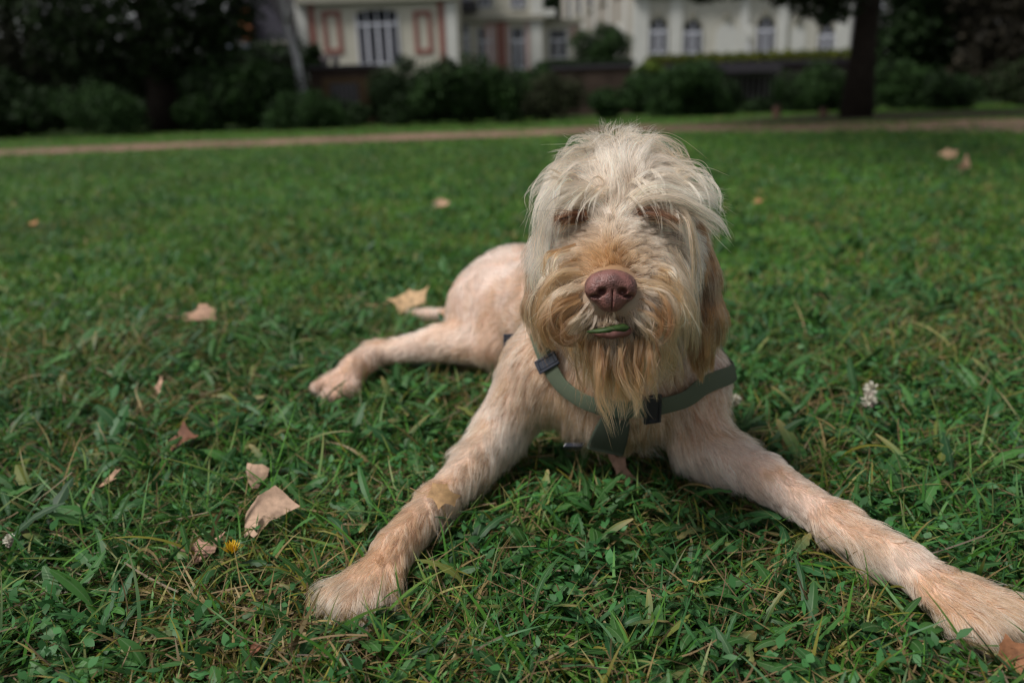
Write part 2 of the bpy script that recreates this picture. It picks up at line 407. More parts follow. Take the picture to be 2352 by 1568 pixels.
# pinkish skin shows through the short coat
skc = (sc_*.8*(1-hv)+sc_*.55*hv)*(1-.25*(1-hv))+np.array((.55, .30, .25))*.25*(1-hv)
body = fmesh('body', V, F, M_skin, dog, col=skc, smooth=True)
# short coat
def m_body(P):
    n = grad(P); m = (1-headness(P))
    vis = .25+.75*((n@(-FWD)) > -.25)
    return m*vis*np.where(n[:, 2] < -.75, .15, 1)*np.where(P[:, 1] > 1.1, .55, 1)*np.where(P[:, 1] < 1.0, 1.5, 1)
R = sample(110000, m_body)
fl = blend(R, 'f'); L = blend(R, 'L')[:, 0]*RNG.uniform(.7, 1.3, len(R)); lf = blend(R, 'lift')[:, 0]*1.3
swirl = vnoise(R, 22, 8)
fl = norm(fl+.35*swirl[:, None]*np.cross(grad(R), fl)+np.array([0, 0, -.15]))
P = grow(R, lambda c: fl, L*1.3, lf*RNG.uniform(.5, 1.8, len(R)), 5, grav=.25)
P, own = clump(P, .022, .62)
def mixed(b, n, pw, pt):
    q = RNG.random((n, 1)); b = np.where(q < pw, b*.35+np.array((.84, .76, .68))*.65, b)
    return np.where(q > 1-pt, b*.5+np.array((.42, .24, .12))*.5, b)
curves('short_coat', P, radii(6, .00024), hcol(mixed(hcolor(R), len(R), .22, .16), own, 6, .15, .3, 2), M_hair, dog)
# longer feathering on the backs of the front legs, the elbows and the paws
def m_feather(P):
    x, y, Z = proj(P)
    a = np.zeros(len(P))
    for cx, cy, s in ((1130, 1100, 60), (1060, 1180, 35), (1190, 1010, 70), (1290, 960, 60), (1700, 960, 40), (1600, 1080, 60), (1560, 970, 70),
                      (1960, 1260, 45), (760, 1350, 60), (860, 1370, 50), (2250, 1440, 80), (1060, 1000, 30), (1240, 1000, 50)):
        a += np.exp(-((x-cx)**2+(y-cy)**2)/s**2)
    return a*(1-headness(P))*(Z < 1.15)
R = sample(15000, m_feather); fl = blend(R, 'f')
fl = norm(fl*.8+grad(R)*.25+np.array([.1, 0, -.35])+.25*vnoise(R, 30, 4)[:, None]*np.cross(grad(R), fl))
P = grow(R, lambda c: fl, RNG.uniform(.018, .034, len(R)), RNG.uniform(.3, .8, len(R)), 6, grav=.35, wave=.15)
P, own = clump(P, .035, .7)
curves('feathering', P, radii(7, .00024), hcol(mixed(hcolor(R)*1.04, len(R), .3, .12), own, 7, .16, .2, 3), M_hair, dog)
# head: long wiry hair combed as it lies in the photo
def m_head(P):
    n = grad(P); x, y, Z = proj(P)
    nose = (((x-1405)/66)**2+((y-668)/58)**2 < 1) & (Z < .72)
    back = .3+.7*((n@(-FWD)) > -.3)
    return headness(P)*back*np.where(nose, 0, 1)
def headflow(Pc):
    f, _ = comb(Pc); _, _, Z = proj(Pc)
    b = 1/(1+np.exp(np.clip((.83-Z)/.012, -30, 30)))[:, None]
    return norm(f*(1-b)+np.array([0, .5, -.9])*b+(.35*vnoise(Pc, 45, 9)+.25*vnoise(Pc, 140, 19))[:, None]*np.cross(-FWD, f))
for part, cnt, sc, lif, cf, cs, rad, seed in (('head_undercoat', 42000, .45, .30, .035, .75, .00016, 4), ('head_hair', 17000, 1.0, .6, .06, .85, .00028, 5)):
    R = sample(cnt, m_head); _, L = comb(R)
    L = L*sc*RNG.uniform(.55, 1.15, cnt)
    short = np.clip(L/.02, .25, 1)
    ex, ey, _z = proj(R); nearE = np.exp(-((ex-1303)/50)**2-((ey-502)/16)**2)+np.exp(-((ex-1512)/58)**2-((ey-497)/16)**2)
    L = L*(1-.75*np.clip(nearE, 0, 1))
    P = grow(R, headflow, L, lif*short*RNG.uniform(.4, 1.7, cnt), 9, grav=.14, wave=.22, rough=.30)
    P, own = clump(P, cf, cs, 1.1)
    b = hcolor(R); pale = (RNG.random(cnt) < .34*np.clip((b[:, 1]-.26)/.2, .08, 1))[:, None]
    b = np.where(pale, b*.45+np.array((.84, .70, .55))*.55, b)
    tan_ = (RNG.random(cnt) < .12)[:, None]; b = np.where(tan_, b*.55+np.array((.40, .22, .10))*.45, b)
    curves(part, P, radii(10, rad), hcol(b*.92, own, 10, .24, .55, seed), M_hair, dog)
# ears
def m_ear(P):
    e = np.full(len(P), 9.)
    for p in PR[NHEAD:]: e = np.minimum(e, pd(p, P))
    return np.clip(1-e/.004, 0, 1)
R = sample(18000, m_ear)
P = grow(R, lambda c: norm(np.array([[0, -.1, -1.]])+.25*vnoise(c, 40, 2)[:, None]*RT), RNG.uniform(.018, .038, len(R)), RNG.uniform(.1, .5, len(R)), 7, grav=.3, wave=.12)
P, own = clump(P, .012, .85)
curves('ear_hair', P, radii(8, .00022), hcol(np.tile(EARC, (len(R), 1))*1.2, own, 8, .3, .5, 6), M_hair, dog)
# locks: drawn hair by hair along guide lines (points px, py, depth)
def spline(pts, k):
    p = np.array([K(*q) for q in pts]); p = np.vstack([2*p[0]-p[1], p, 2*p[-1]-p[-2]]); out = []
    for t in np.linspace(0, len(pts)-1-1e-6, k):
        i = int(t); f = t-i; a, b, c, d = p[i:i+4]
        out.append(.5*((2*b)+(c-a)*f+(2*a-5*b+4*c-d)*f*f+(3*b-a-3*c+d)*f**3))
    return np.array(out)
def locks(name, spec, k=14, rad=.00026):
    AP, AC, AR = [], [], []
    for pts, n, r0, r1, c0, c1 in spec:
        n = n if n < 20 else int(n*.5)
        g = spline(pts, k); t = np.linspace(0, 1, k)[None, :, None]
        nb = max(2, n//9); bi = RNG.integers(0, nb, n)
        o0 = RNG.normal(size=(nb, 1, 3))[bi]*r0*.7+RNG.normal(size=(n, 1, 3))*r0*.2; o1 = RNG.normal(size=(nb, 1, 3))[bi]*r1*.95+RNG.normal(size=(n, 1, 3))*(.0003+r1*.06)
        L = RNG.uniform(.72, 1.03, n)
        idx = np.clip(L[:, None]*np.linspace(0, k-1, k)[None], 0, k-1.001); i = idx.astype(int); f = (idx-i)[..., None]
        Q = g[i]*(1-f)+g[i+1]*f
        tc_ = RNG.normal(0, .24, nb)[bi][:, None, None]; w = RNG.normal(size=(nb, 1, 3))[bi]*.0022+RNG.normal(size=(n, 1, 3))*.0006; ph = RNG.uniform(0, 6.28, (nb, 1, 1))[bi]
        Q = Q+o0*(1-t)**.7+o1*t+w*np.sin(ph+t*RNG.uniform(3, 8, (nb, 1, 1))[bi])*t
        fly = (RNG.random((n, 1, 1)) < .12)*RNG.normal(size=(n, 1, 3))*.008*t**2; Q = Q+fly
        AP.append(Q); c = np.array(c0)*(1-t**1.3)+np.array(c1)*t**1.3
        AC.append(c*(1+RNG.normal(0, .12, (n, 1, 1))+tc_)); AR.append(np.tile(radii(k, rad), (n, 1)))
    return curves(name, np.concatenate(AP), np.concatenate(AR), np.clip(np.concatenate(AC), .01, .93), M_hair, dog)
WH = (.87, .74, .58); CR = (.69, .50, .34); TN = (.36, .18, .08); DK = (.10, .045, .018); GD = (.47, .28, .145)
locks('forelock', [   # tuft standing on the crown
 ([(1425,345,.79),(1432,315,.785),(1445,296,.78),(1462,290,.778)],150,.006,.0025,CR,WH),
 ([(1415,345,.79),(1412,315,.785),(1422,300,.78),(1440,292,.778)],130,.006,.002,CR,WH),
 ([(1435,345,.79),(1455,318,.785),(1462,303,.78),(1470,290,.778)],110,.005,.0015,CR,WH),
 ([(1400,350,.79),(1385,325,.785),(1360,318,.78),(1345,328,.778)],60,.005,.002,CR,WH),
 ([(1395,352,.79),(1362,338,.78),(1338,345,.775),(1328,352,.775)],90,.006,.002,CR,WH),
 ([(1380,355,.79),(1350,345,.78),(1342,335,.775),(1330,325,.775),(1318,324,.775)],25,.003,.001,CR,WH),
 ([(1405,345,.79),(1395,310,.785),(1405,290,.78),(1412,280,.78)],9,.004,.003,CR,CR),
 ([(1410,345,.79),(1395,300,.785),(1385,275,.78),(1345,265,.78)],3,.002,.003,CR,CR),
 ([(1445,345,.79),(1480,325,.785),(1500,318,.78),(1525,322,.778)],60,.006,.004,CR,WH),
 ([(1370,360,.785),(1320,350,.775),(1290,365,.765),(1278,385,.76)],170,.009,.003,CR,WH),
 ([(1350,375,.78),(1300,375,.765),(1275,400,.755),(1262,430,.755)],190,.010,.003,CR,WH),
])
st = []
for i in range(44):
    a = RNG.uniform(-1, 1); x0 = 1420+a*95; y0 = 345+abs(a)**2*70+RNG.uniform(-5, 25); L_ = RNG.uniform(45, 95); s = np.sign(a+RNG.normal(0, .5))
    st.append(([(x0, y0, .785), (x0+s*L_*.3, y0-L_*.38, .777), (x0+s*L_*.75, y0-L_*RNG.uniform(.2, .5), .77), (x0+s*L_*1.15, y0+L_*RNG.uniform(-.35, .5), .768)], int(RNG.integers(14, 40)), .004, .0012, CR, WH))
for i in range(26):
    x0 = RNG.uniform(1290, 1570); y0 = RNG.uniform(400, 470); s = 1 if x0 > 1420 else -1; L_ = RNG.uniform(60, 120)
    st.append(([(x0, y0, .748), (x0+s*L_*.35, y0-12, .728), (x0+s*L_*.75, y0+L_*.25, .718), (x0+s*L_*.85, y0+L_*.8, .716)], int(RNG.integers(12, 26)), .003, .0010, CR, WH))
for i in range(30):
    s = RNG.choice([-1, 1]); x0 = 1405+s*RNG.uniform(60, 130); y0 = RNG.uniform(560, 700); L_ = RNG.uniform(50, 110)
    st.append(([(x0, y0, .705), (x0+s*L_*.45, y0+L_*.2, .69), (x0+s*L_*.6, y0+L_*.7, .69), (x0+s*L_*RNG.uniform(.1, .6), y0+L_*1.05, .695)], int(RNG.integers(12, 30)), .003, .0009, (CR, GD, TN)[i % 3], (WH, TN, GD)[i % 3]))
locks('stray_hair', st)
locks('brow_hair', [
 # left brow curtain falling beside the eye
 ([(1385,455,.745),(1335,430,.735),(1285,440,.73),(1258,480,.73),(1245,540,.735)],260,.008,.004,CR,WH),
 ([(1370,480,.742),(1325,462,.73),(1280,475,.722),(1262,510,.72),(1262,560,.722)],260,.007,.0035,CR,WH),
 ([(1345,415,.755),(1295,410,.745),(1258,445,.74),(1238,500,.74),(1232,570,.745)],260,.010,.005,CR,WH),
 ([(1295,470,.735),(1258,500,.735),(1243,560,.74),(1244,620,.745),(1252,680,.75)],170,.005,.003,CR,WH),
 ([(1275,440,.75),(1245,500,.752),(1238,570,.755),(1238,640,.76)],160,.005,.004,CR,CR),
 ([(1270,500,.74),(1258,560,.74),(1258,620,.74),(1268,670,.742)],110,.005,.003,WH,WH),
 ([(1330,380,.77),(1290,385,.76),(1262,415,.755),(1240,465,.755)],220,.010,.006,CR,WH),
 # right brow blown out to the side
 ([(1440,470,.742),(1490,440,.73),(1550,438,.725),(1600,460,.725),(1645,470,.73)],260,.008,.003,CR,WH),
 ([(1455,485,.74),(1505,465,.727),(1560,465,.72),(1605,485,.722),(1650,510,.725),(1662,532,.728)],260,.008,.0022,CR,WH),
 ([(1460,420,.757),(1520,402,.745),(1575,425,.74),(1620,458,.74),(1652,466,.745)],260,.007,.003,CR,WH),
 ([(1450,390,.77),(1515,370,.76),(1565,390,.755),(1598,425,.755),(1622,465,.757)],240,.008,.004,CR,WH),
 ([(1440,365,.78),(1500,345,.772),(1552,358,.768),(1582,390,.767),(1596,430,.77)],260,.011,.006,CR,GD),
 ([(1470,480,.738),(1530,478,.724),(1565,500,.72),(1585,540,.725),(1592,600,.735)],200,.006,.004,CR,WH),
 ([(1530,470,.73),(1570,490,.718),(1588,540,.716),(1594,600,.722),(1592,680,.73)],150,.005,.004,CR,GD),
 ([(1540,460,.73),(1600,475,.722),(1640,495,.722),(1665,520,.725),(1680,550,.728)],120,.005,.0012,WH,WH),
 ([(1545,470,.73),(1600,500,.722),(1635,525,.722),(1655,550,.725)],110,.005,.002,CR,WH),
 ([(1560,440,.735),(1610,450,.73),(1645,468,.73),(1672,492,.732)],90,.005,.0012,WH,WH),
 ([(1570,420,.74),(1615,430,.735),(1650,450,.735),(1668,448,.737)],60,.004,.0015,CR,WH),
 ([(1560,390,.75),(1605,395,.745),(1635,430,.745),(1650,470,.748)],100,.007,.003,CR,WH),
 ([(1440,440,.75),(1480,410,.745),(1530,405,.74),(1570,428,.737),(1595,450,.735)],160,.006,.002,WH,WH),
 # fountain between the eyes
 ([(1402,540,.74),(1392,500,.738),(1372,465,.742),(1345,440,.745)],130,.006,.005,CR,WH),
 ([(1412,540,.74),(1425,500,.738),(1448,468,.742),(1480,445,.745)],130,.006,.005,CR,WH),
 ([(1410,500,.742),(1412,450,.75),(1410,400,.76),(1400,360,.775)],150,.007,.008,CR,WH),
 ([(1425,480,.745),(1440,430,.752),(1460,390,.765),(1485,360,.775)],150,.007,.008,CR,WH),
])
locks('moustache', [
 ([(1340,640,.695),(1285,640,.69),(1245,680,.69),(1235,740,.695),(1260,780,.70)],230,.007,.005,GD,TN),
 ([(1335,665,.69),(1285,675,.682),(1255,710,.682),(1258,755,.685),(1285,785,.69)],210,.007,.004,CR,TN),
 ([(1330,690,.688),(1285,705,.68),(1265,740,.68),(1280,775,.682),(1310,790,.685),(1330,770,.684)],210,.005,.0010,TN,DK),
 ([(1340,700,.686),(1300,725,.68),(1290,755,.68),(1300,778,.68),(1325,775,.68),(1345,755,.68)],170,.005,.001,TN,DK),
 ([(1345,715,.685),(1310,735,.682),(1295,755,.682),(1285,745,.682),(1295,735,.682)],100,.004,.001,TN,DK),
 ([(1350,705,.684),(1325,730,.68),(1308,750,.682),(1290,760,.686),(1265,758,.69)],120,.006,.004,CR,GD),
 ([(1360,715,.684),(1345,740,.68),(1322,762,.682),(1300,790,.69)],110,.005,.004,CR,CR),
 ([(1282,620,.73),(1250,660,.73),(1235,720,.735),(1250,790,.74)],200,.006,.005,CR,GD),
 ([(1275,660,.74),(1245,710,.742),(1248,770,.745),(1272,815,.75)],190,.006,.005,GD,TN),
 ([(1465,640,.695),(1520,640,.69),(1560,680,.69),(1572,740,.695),(1560,790,.70)],230,.007,.006,GD,GD),
 ([(1470,665,.69),(1520,675,.682),(1545,715,.682),(1545,760,.686),(1530,790,.69)],200,.007,.004,CR,TN),
 ([(1470,690,.688),(1505,710,.68),(1518,740,.68),(1510,765,.68),(1495,768,.682)],190,.005,.001,TN,DK),
 ([(1475,660,.69),(1515,690,.68),(1535,730,.678),(1530,770,.68),(1512,790,.683)],150,.005,.001,TN,DK),
 ([(1320,680,.688),(1270,700,.68),(1245,745,.68),(1262,790,.684),(1285,800,.686)],150,.005,.001,TN,(.2,.1,.045)),
 ([(1460,712,.685),(1490,735,.682),(1510,750,.684),(1535,752,.688)],110,.005,.004,CR,GD),
 ([(1450,718,.684),(1465,745,.68),(1480,770,.684),(1490,800,.69)],110,.005,.005,CR,GD),
 ([(1525,610,.72),(1562,650,.722),(1578,720,.728),(1572,800,.735)],240,.006,.006,CR,GD),
 ([(1548,580,.735),(1582,650,.74),(1592,730,.745),(1588,800,.75)],230,.006,.006,CR,GD),
 ([(1560,640,.74),(1584,710,.742),(1584,770,.745),(1570,830,.75)],170,.006,.006,CR,GD),
 ([(1400,728,.682),(1395,742,.679),(1385,752,.68)],60,.007,.003,CR,GD),
 ([(1412,728,.682),(1420,742,.679),(1430,750,.68)],70,.007,.004,CR,CR),

])
beard = []
for i in range(44):
    x0 = 1335+i*3.7; sp = RNG.uniform(-20, 24); ln = RNG.uniform(110, 200)*(1 if 8 < i < 36 else .7)
    z0 = .70+RNG.uniform(-.008, .02)
    c1 = TN if RNG.random() < .5 else (GD if RNG.random() < .7 else CR)
    c1 = tuple(v*1.0 for v in c1)
    beard.append(([(x0, 778, z0), (x0+RNG.uniform(-8, 8), 778+ln*.35, z0-.004), (x0+sp*.5, 778+ln*.7, z0), (x0+sp, 778+ln, z0+.004)], 75, .0045, .0014, GD if i % 3 == 0 else TN, c1))
beard += [
 ([(1395,785,.695),(1385,840,.69),(1382,900,.69),(1402,960,.692),(1412,1002,.694)],80,.006,.0010,TN,GD),
 ([(1380,785,.695),(1372,850,.69),(1375,910,.69),(1395,960,.692)],70,.006,.0012,TN,GD),
 ([(1420,785,.695),(1432,850,.69),(1450,900,.69),(1472,935,.692)],80,.006,.0012,TN,GD),
 ([(1430,785,.695),(1415,840,.69),(1432,890,.69),(1462,938,.692)],60,.005,.0010,GD,GD),
 ([(1470,780,.70),(1485,830,.695),(1490,880,.695),(1498,915,.698)],70,.006,.002,TN,GD),
 ([(1380,790,.693),(1392,830,.685),(1394,870,.684),(1378,905,.686)],26,.002,.0006,DK,DK),
 ([(1440,790,.693),(1428,830,.685),(1428,865,.684),(1450,905,.686)],26,.002,.0006,DK,DK),
 ([(1500,760,.69),(1508,800,.686),(1512,820,.686),(1500,850,.688)],12,.002,.0006,DK,DK),
 ([(1340,770,.71),(1335,810,.715),(1345,850,.72)],150,.010,.006,TN,TN),
 ([(1315,780,.73),(1318,815,.735),(1335,835,.74)],120,.007,.005,TN,GD),
 ([(1520,780,.73),(1525,840,.735),(1520,890,.74)],180,.012,.008,TN,GD),
 ([(1545,790,.75),(1547,840,.76),(1538,880,.77)],120,.009,.006,GD,TN),
]
locks('beard', beard)
locks('eyelids', [
 ([(1350,482,.735),(1315,476,.728),(1284,486,.726),(1262,506,.73)],200,.0035,.0015,CR,GD),
 ([(1350,516,.738),(1315,511,.732),(1285,519,.731),(1266,535,.735)],110,.003,.002,GD,CR),
 ([(1458,478,.736),(1500,474,.728),(1545,482,.723),(1572,500,.722)],220,.0035,.0015,CR,GD),
 ([(1458,507,.738),(1500,505,.730),(1545,514,.725),(1568,532,.726)],120,.003,.002,GD,CR)])
locks('eyelashes', [
 ([(1345,494,.728),(1310,493,.720),(1280,503,.720),(1268,520,.726)],300,.0025,.0012,(.10,.04,.018),(.13,.06,.03)),
 ([(1340,501,.730),(1305,502,.722),(1280,511,.724)],200,.003,.003,DK,DK),
 ([(1462,489,.728),(1500,488,.721),(1540,496,.716),(1562,510,.716)],340,.0025,.0012,(.10,.04,.018),(.13,.06,.03)),
 ([(1470,495,.730),(1510,497,.722),(1550,505,.718)],220,.003,.003,DK,DK)])
# fine whiskers
wk = []
for i in range(46):
    s = -1 if i % 2 else 1; x0 = 1405+s*RNG.uniform(55, 120); y0 = RNG.uniform(610, 730); an = RNG.uniform(-.5, 1.0)
    ln = RNG.uniform(50, 120)
    wk.append(([(x0, y0, .695), (x0+s*ln*.5, y0+ln*.5*an, .69), (x0+s*ln*.9, y0+ln*(an+.25), .695)], 2, .001, .002, WH, WH))
locks('whiskers', wk, rad=.00010)
# ------------------------------------------------------------------ nose: its own small implicit shape
NC = K(1404, 664, .672)
def loc(P): return (P-NC)@CAMB      # x right, y up, z away from the camera (metres)
def eN(q, c, r):
    d = (q-np.array(c))/np.array(r); k0 = np.linalg.norm(d, axis=-1); k1 = np.linalg.norm(d/np.array(r), axis=-1); return k0*(k0-1)/np.maximum(k1, 1e-6)
hn = .0007; nn = np.array([80, 74, 64]); lo = np.array([-.028, -.026, -.020])
G = np.stack(np.meshgrid(*[lo[i]+hn*np.arange(nn[i]) for i in range(3)], indexing='ij'), -1)
d = eN(G, (0, .0055, .004), (.0195, .0115, .016))
for s in (-1, 1):
    d = smin(d, eN(G, (s*.0125, .000, .003), (.0095, .0105, .0125)), .006)
d = smin(d, eN(G, (0, -.008, .003), (.0125, .0115, .0115)), .006)
for s in (-1, 1):     # nostrils with their comma slit to the side
    e = np.minimum(eN(G, (s*.0088, -.0030, -.0095), (.0036, .0029, .0085)), eN(G, (s*.0138, -.0062, -.0065), (.0048, .0013, .0075)))
    d = -smin(-d, e, .0028)
e = np.maximum(np.abs(G[..., 0])-.0003, G[..., 1]+.0015); e = np.maximum(e, G[..., 2]+.002)
d = -smin(-d, e, .0016)
NV, NF = surfnet(d.astype(np.float32), lo, hn)
M_nose = bpy.data.materials.new('dog_nose'); M_nose.use_nodes = True
n_ = M_nose.node_tree.nodes; l_ = M_nose.node_tree.links; b_ = n_['Principled BSDF']
tc = n_.new('ShaderNodeTexCoord'); vo = n_.new('ShaderNodeTexVoronoi'); vo.inputs['Scale'].default_value = 750; l_.new(tc.outputs['Object'], vo.inputs['Vector'])
nz = n_.new('ShaderNodeTexNoise'); nz.inputs['Scale'].default_value = 120; nz.inputs['Detail'].default_value = 4; l_.new(tc.outputs['Object'], nz.inputs['Vector'])
cr = n_.new('ShaderNodeValToRGB'); cr.color_ramp.elements[0].position = .33; cr.color_ramp.elements[0].color = (.07, .030, .026, 1); cr.color_ramp.elements[1].position = .55; cr.color_ramp.elements[1].color = (.17, .072, .062, 1)
l_.new(nz.outputs['Fac'], cr.inputs[0]); l_.new(cr.outputs[0], b_.inputs['Base Color'])
bp = n_.new('ShaderNodeBump'); bp.inputs['Strength'].default_value = .9; bp.inputs['Distance'].default_value = .0006; bp.invert = True
l_.new(vo.outputs['Distance'], bp.inputs['Height']); l_.new(bp.outputs[0], b_.inputs['Normal'])
b_.inputs['Roughness'].default_value = .42; b_.inputs['Specular IOR Level'].default_value = .45
nose = fmesh('nose', NV@CAMB.T+NC, NF, M_nose, dog, smooth=True)
# eyes deep under the brows, nearly closed
M_eye = mat('eye', (.03, .015, .01), .12, .6)
for x, y, Z in ((1312, 500, .752), (1508, 495, .752)):
    bpy.ops.mesh.primitive_uv_sphere_add(segments=24, ring_count=16, radius=.010, location=tuple(K(x, y, Z)))
    o = bpy.context.object; o.name = 'eye'; o.data.name = 'eye'; o.scale = (1.2, 1, .5); o.data.materials.append(M_eye)
    o.parent = dog; o.matrix_parent_inverse = Matrix.Translation(dog.location).inverted()
    for pl in o.data.polygons: pl.use_smooth = True
# mouth line and lower lip
M_lip = mat('lip', (.17, .075, .065), .45, .4, bump=.001, bscale=200)
lp = MB(); lp.tube([K(1345, 752, .700), K(1370, 763, .688), (K(1405, 768, .684)), K(1440, 762, .688), K(1470, 744, .700)], [.002, .0036, .0042, .0036, .002], 12)
lp.build('lower_lip', M_lip, dog, smooth=True)
# ================================================================== harness
def sdf_body(P): 
    d = pd(PR[0], P)
    for p in PR[1:NBODY]: d = smin(d, pd(p, P), p['k'])
    return d
def hit(px, py, z0=.55):
    r = ray(px, py); rl = r/np.linalg.norm(r); t = z0
    for _ in range(80):
        d = float(sdf_body((CAM+rl*t)[None])[0])
        if d < .0008: break
        t += d*.8
        if t > 3: return None
    return CAM+rl*t
def gbody(P, e=.003):
    return norm(np.stack([sdf_body(P+np.eye(3)[i]*e)-sdf_body(P-np.eye(3)[i]*e) for i in range(3)], -1))
def resample(p, n):
    p = np.array(p); p = np.vstack([2*p[0]-p[1], p, 2*p[-1]-p[-2]]); out = []
    for t in np.linspace(0, len(p)-3-1e-6, n):
        i = int(t); f = t-i; a, b, c, d = p[i:i+4]
        out.append(.5*((2*b)+(c-a)*f+(2*a-5*b+4*c-d)*f*f+(3*b-a-3*c+d)*f**3))
    return np.array(out)
def strap(name, pts, width, thick, m, parent, off=.010, n=40, snap=True):
    C = resample(pts, n)
    if snap:
        for _ in range(3): C = C-gbody(C)*(sdf_body(C)-off)[:, None]
        for _ in range(4): C[1:-1] = (C[:-2]+C[2:]+2*C[1:-1])/4
    N = gbody(C); T = norm(np.gradient(C, axis=0)); W = norm(np.cross(T, N)); N = norm(np.cross(W, T))
    wd = np.broadcast_to(np.asarray(width, float), (n,)) if np.ndim(width) == 0 else np.interp(np.linspace(0, 1, n), np.linspace(0, 1, len(width)), width)
    prof = [(-1, -.6), (-.96, .6), (-.86, 1), (.86, 1), (.96, .6), (1, -.6)]
    Vv = np.stack([C+W*(wd/2)[:, None]*a+N*thick/2*b for a, b in prof], 1); k = len(prof)
    Fq = [(i*k+j, i*k+(j+1) % k, (i+1)*k+(j+1) % k, (i+1)*k+j) for i in range(n-1) for j in range(k)]
    Fq += [(0, 3, 4, 5), (0, 1, 2, 3), ((n-1)*k+5, (n-1)*k+4, (n-1)*k+3, (n-1)*k), ((n-1)*k+3, (n-1)*k+2, (n-1)*k+1, (n-1)*k)]
    o = fmesh(name, Vv.reshape(-1, 3), Fq, m, parent, smooth=True); return C, N, W, T
def webbing(name, rgb):
    m = mat(name, rgb, .85, .2); n = m.node_tree.nodes; l = m.node_tree.links; b = n['Principled BSDF']
    tc = n.new('ShaderNodeTexCoord'); ck = n.new('ShaderNodeTexChecker'); ck.inputs['Scale'].default_value = 900
    l.new(tc.outputs['Object'], ck.inputs['Vector']); bp = n.new('ShaderNodeBump'); bp.inputs['Distance'].default_value = .0004; bp.inputs['Strength'].default_value = .8
    l.new(ck.outputs['Fac'], bp.inputs['Height']); l.new(bp.outputs[0], b.inputs['Normal']); return m
M_web = webbing('sage_webbing', (.080, .098, .066)); M_navy = mat('navy_plastic', (.014, .017, .028), .35, .5); M_black = mat('dark_rubber', (.012, .013, .016), .5, .4)
M_dkweb = webbing('dark_webbing', (.045, .055, .04))
har = empty('dog_harness', tuple(K(1420, 900, .9)))
tag(har, 'grey green webbing harness with dark sliders worn round the chest of the shaggy dog', 'harness')
def slider(name, c, nrm, wdt, a, b, t, m):
    c = Vector(c); n = Vector(nrm).normalized(); u = Vector(wdt).normalized(); v = n.cross(u)
    bm = MB(); bm.box(-a/2, a/2, -b/2, -b*.30, -t/2, t/2); bm.box(-a/2, a/2, b*.30, b/2, -t/2, t/2)
    bm.box(-a/2, -a*.36, -b*.30, b*.30, -t/2, t/2); bm.box(a*.36, a/2, -b*.30, b*.30, -t/2, t/2); bm.box(-a*.36, a*.36, -b*.29, b*.29, -t*.3, t*.42)
    bm.v = [tuple(c+u*x+v*y+n*z) for x, y, z in bm.v]; return bm.build(name, m, har, bevel=.0008)
h = lambda *q: hit(*q)
C, N, W, T = strap('chest_strap', [h(1240, 775), h(1262, 828), h(1298, 878), h(1348, 915), h(1410, 932)], .0185, .0022, M_web, har)
i = 11; slider('slider', C[i]+N[i]*.002, N[i], W[i], .027, .016, .004, M_navy)
C, N, W, T = strap('chest_strap', [h(1375, 922), h(1440, 930), h(1510, 922), h(1570, 904), h(1610, 882), K(1648, 850, .965), K(1660, 785, 1.0), K(1652, 725, 1.02)], .0205, .0022, M_web, har, off=.012, n=60)
i = 14; slider('slider', C[i]+N[i]*.003, N[i], W[i], .033, .019, .005, M_black)
slider('slider', K(1658, 738, 1.0), RT-FWD*.3, UP, .030, .020, .006, M_navy)
strap('chest_panel', [h(1420, 925), h(1412, 960), h(1402, 990), h(1392, 1020)], [.022, .034, .040, .042], .003, M_dkweb, har, off=.010, n=12)
bl = h(1330, 1005); slider('buckle', bl+gbody(bl[None])[0]*.012, gbody(bl[None])[0], RT, .022, .02, .006, M_navy)
strap('girth_strap', [K(1215, 715, 1.08), K(1192, 765, 1.06), K(1175, 810, 1.06), K(1172, 850, 1.07)], .022, .0025, M_dkweb, har, off=.006, n=20, snap=False)
slider('buckle', K(1178, 790, 1.045), -FWD-RT*.5, RT, .022, .030, .008, M_navy)

# ================================================================== leaves: green sprig in the mouth and dead leaves about
M_leafg = mat('mouth_leaf', (.028, .055, .012), .5, .3, trans=.2, noise=300, var=.4)
g = resample([K(1348, 762, .675), K(1385, 758, .668), K(1420, 752, .668), K(1446, 752, .672)], 16)
wv = [.1, .3, .45, .5, .6, .55, .65, .7, .6, .65, .75, .8, .9, .8, .5, .1]
Vv = []; 
for i, p in enumerate(g): Vv += [p-UP*.0042*wv[i]-FWD*.001, p-FWD*.0012, p+UP*.0030*wv[i]+FWD*.001]
Fq = [(i*3+j, i*3+j+1, (i+1)*3+j+1, (i+1)*3+j) for i in range(15) for j in (0, 1)]
o = fmesh('grass_leaf', Vv, Fq, M_leafg, None, smooth=True); m_ = o.modifiers.new('s', 'SOLIDIFY'); m_.thickness = .0005
tag(o, 'ragged green leaf held in the mouth of the shaggy dog', 'leaf')

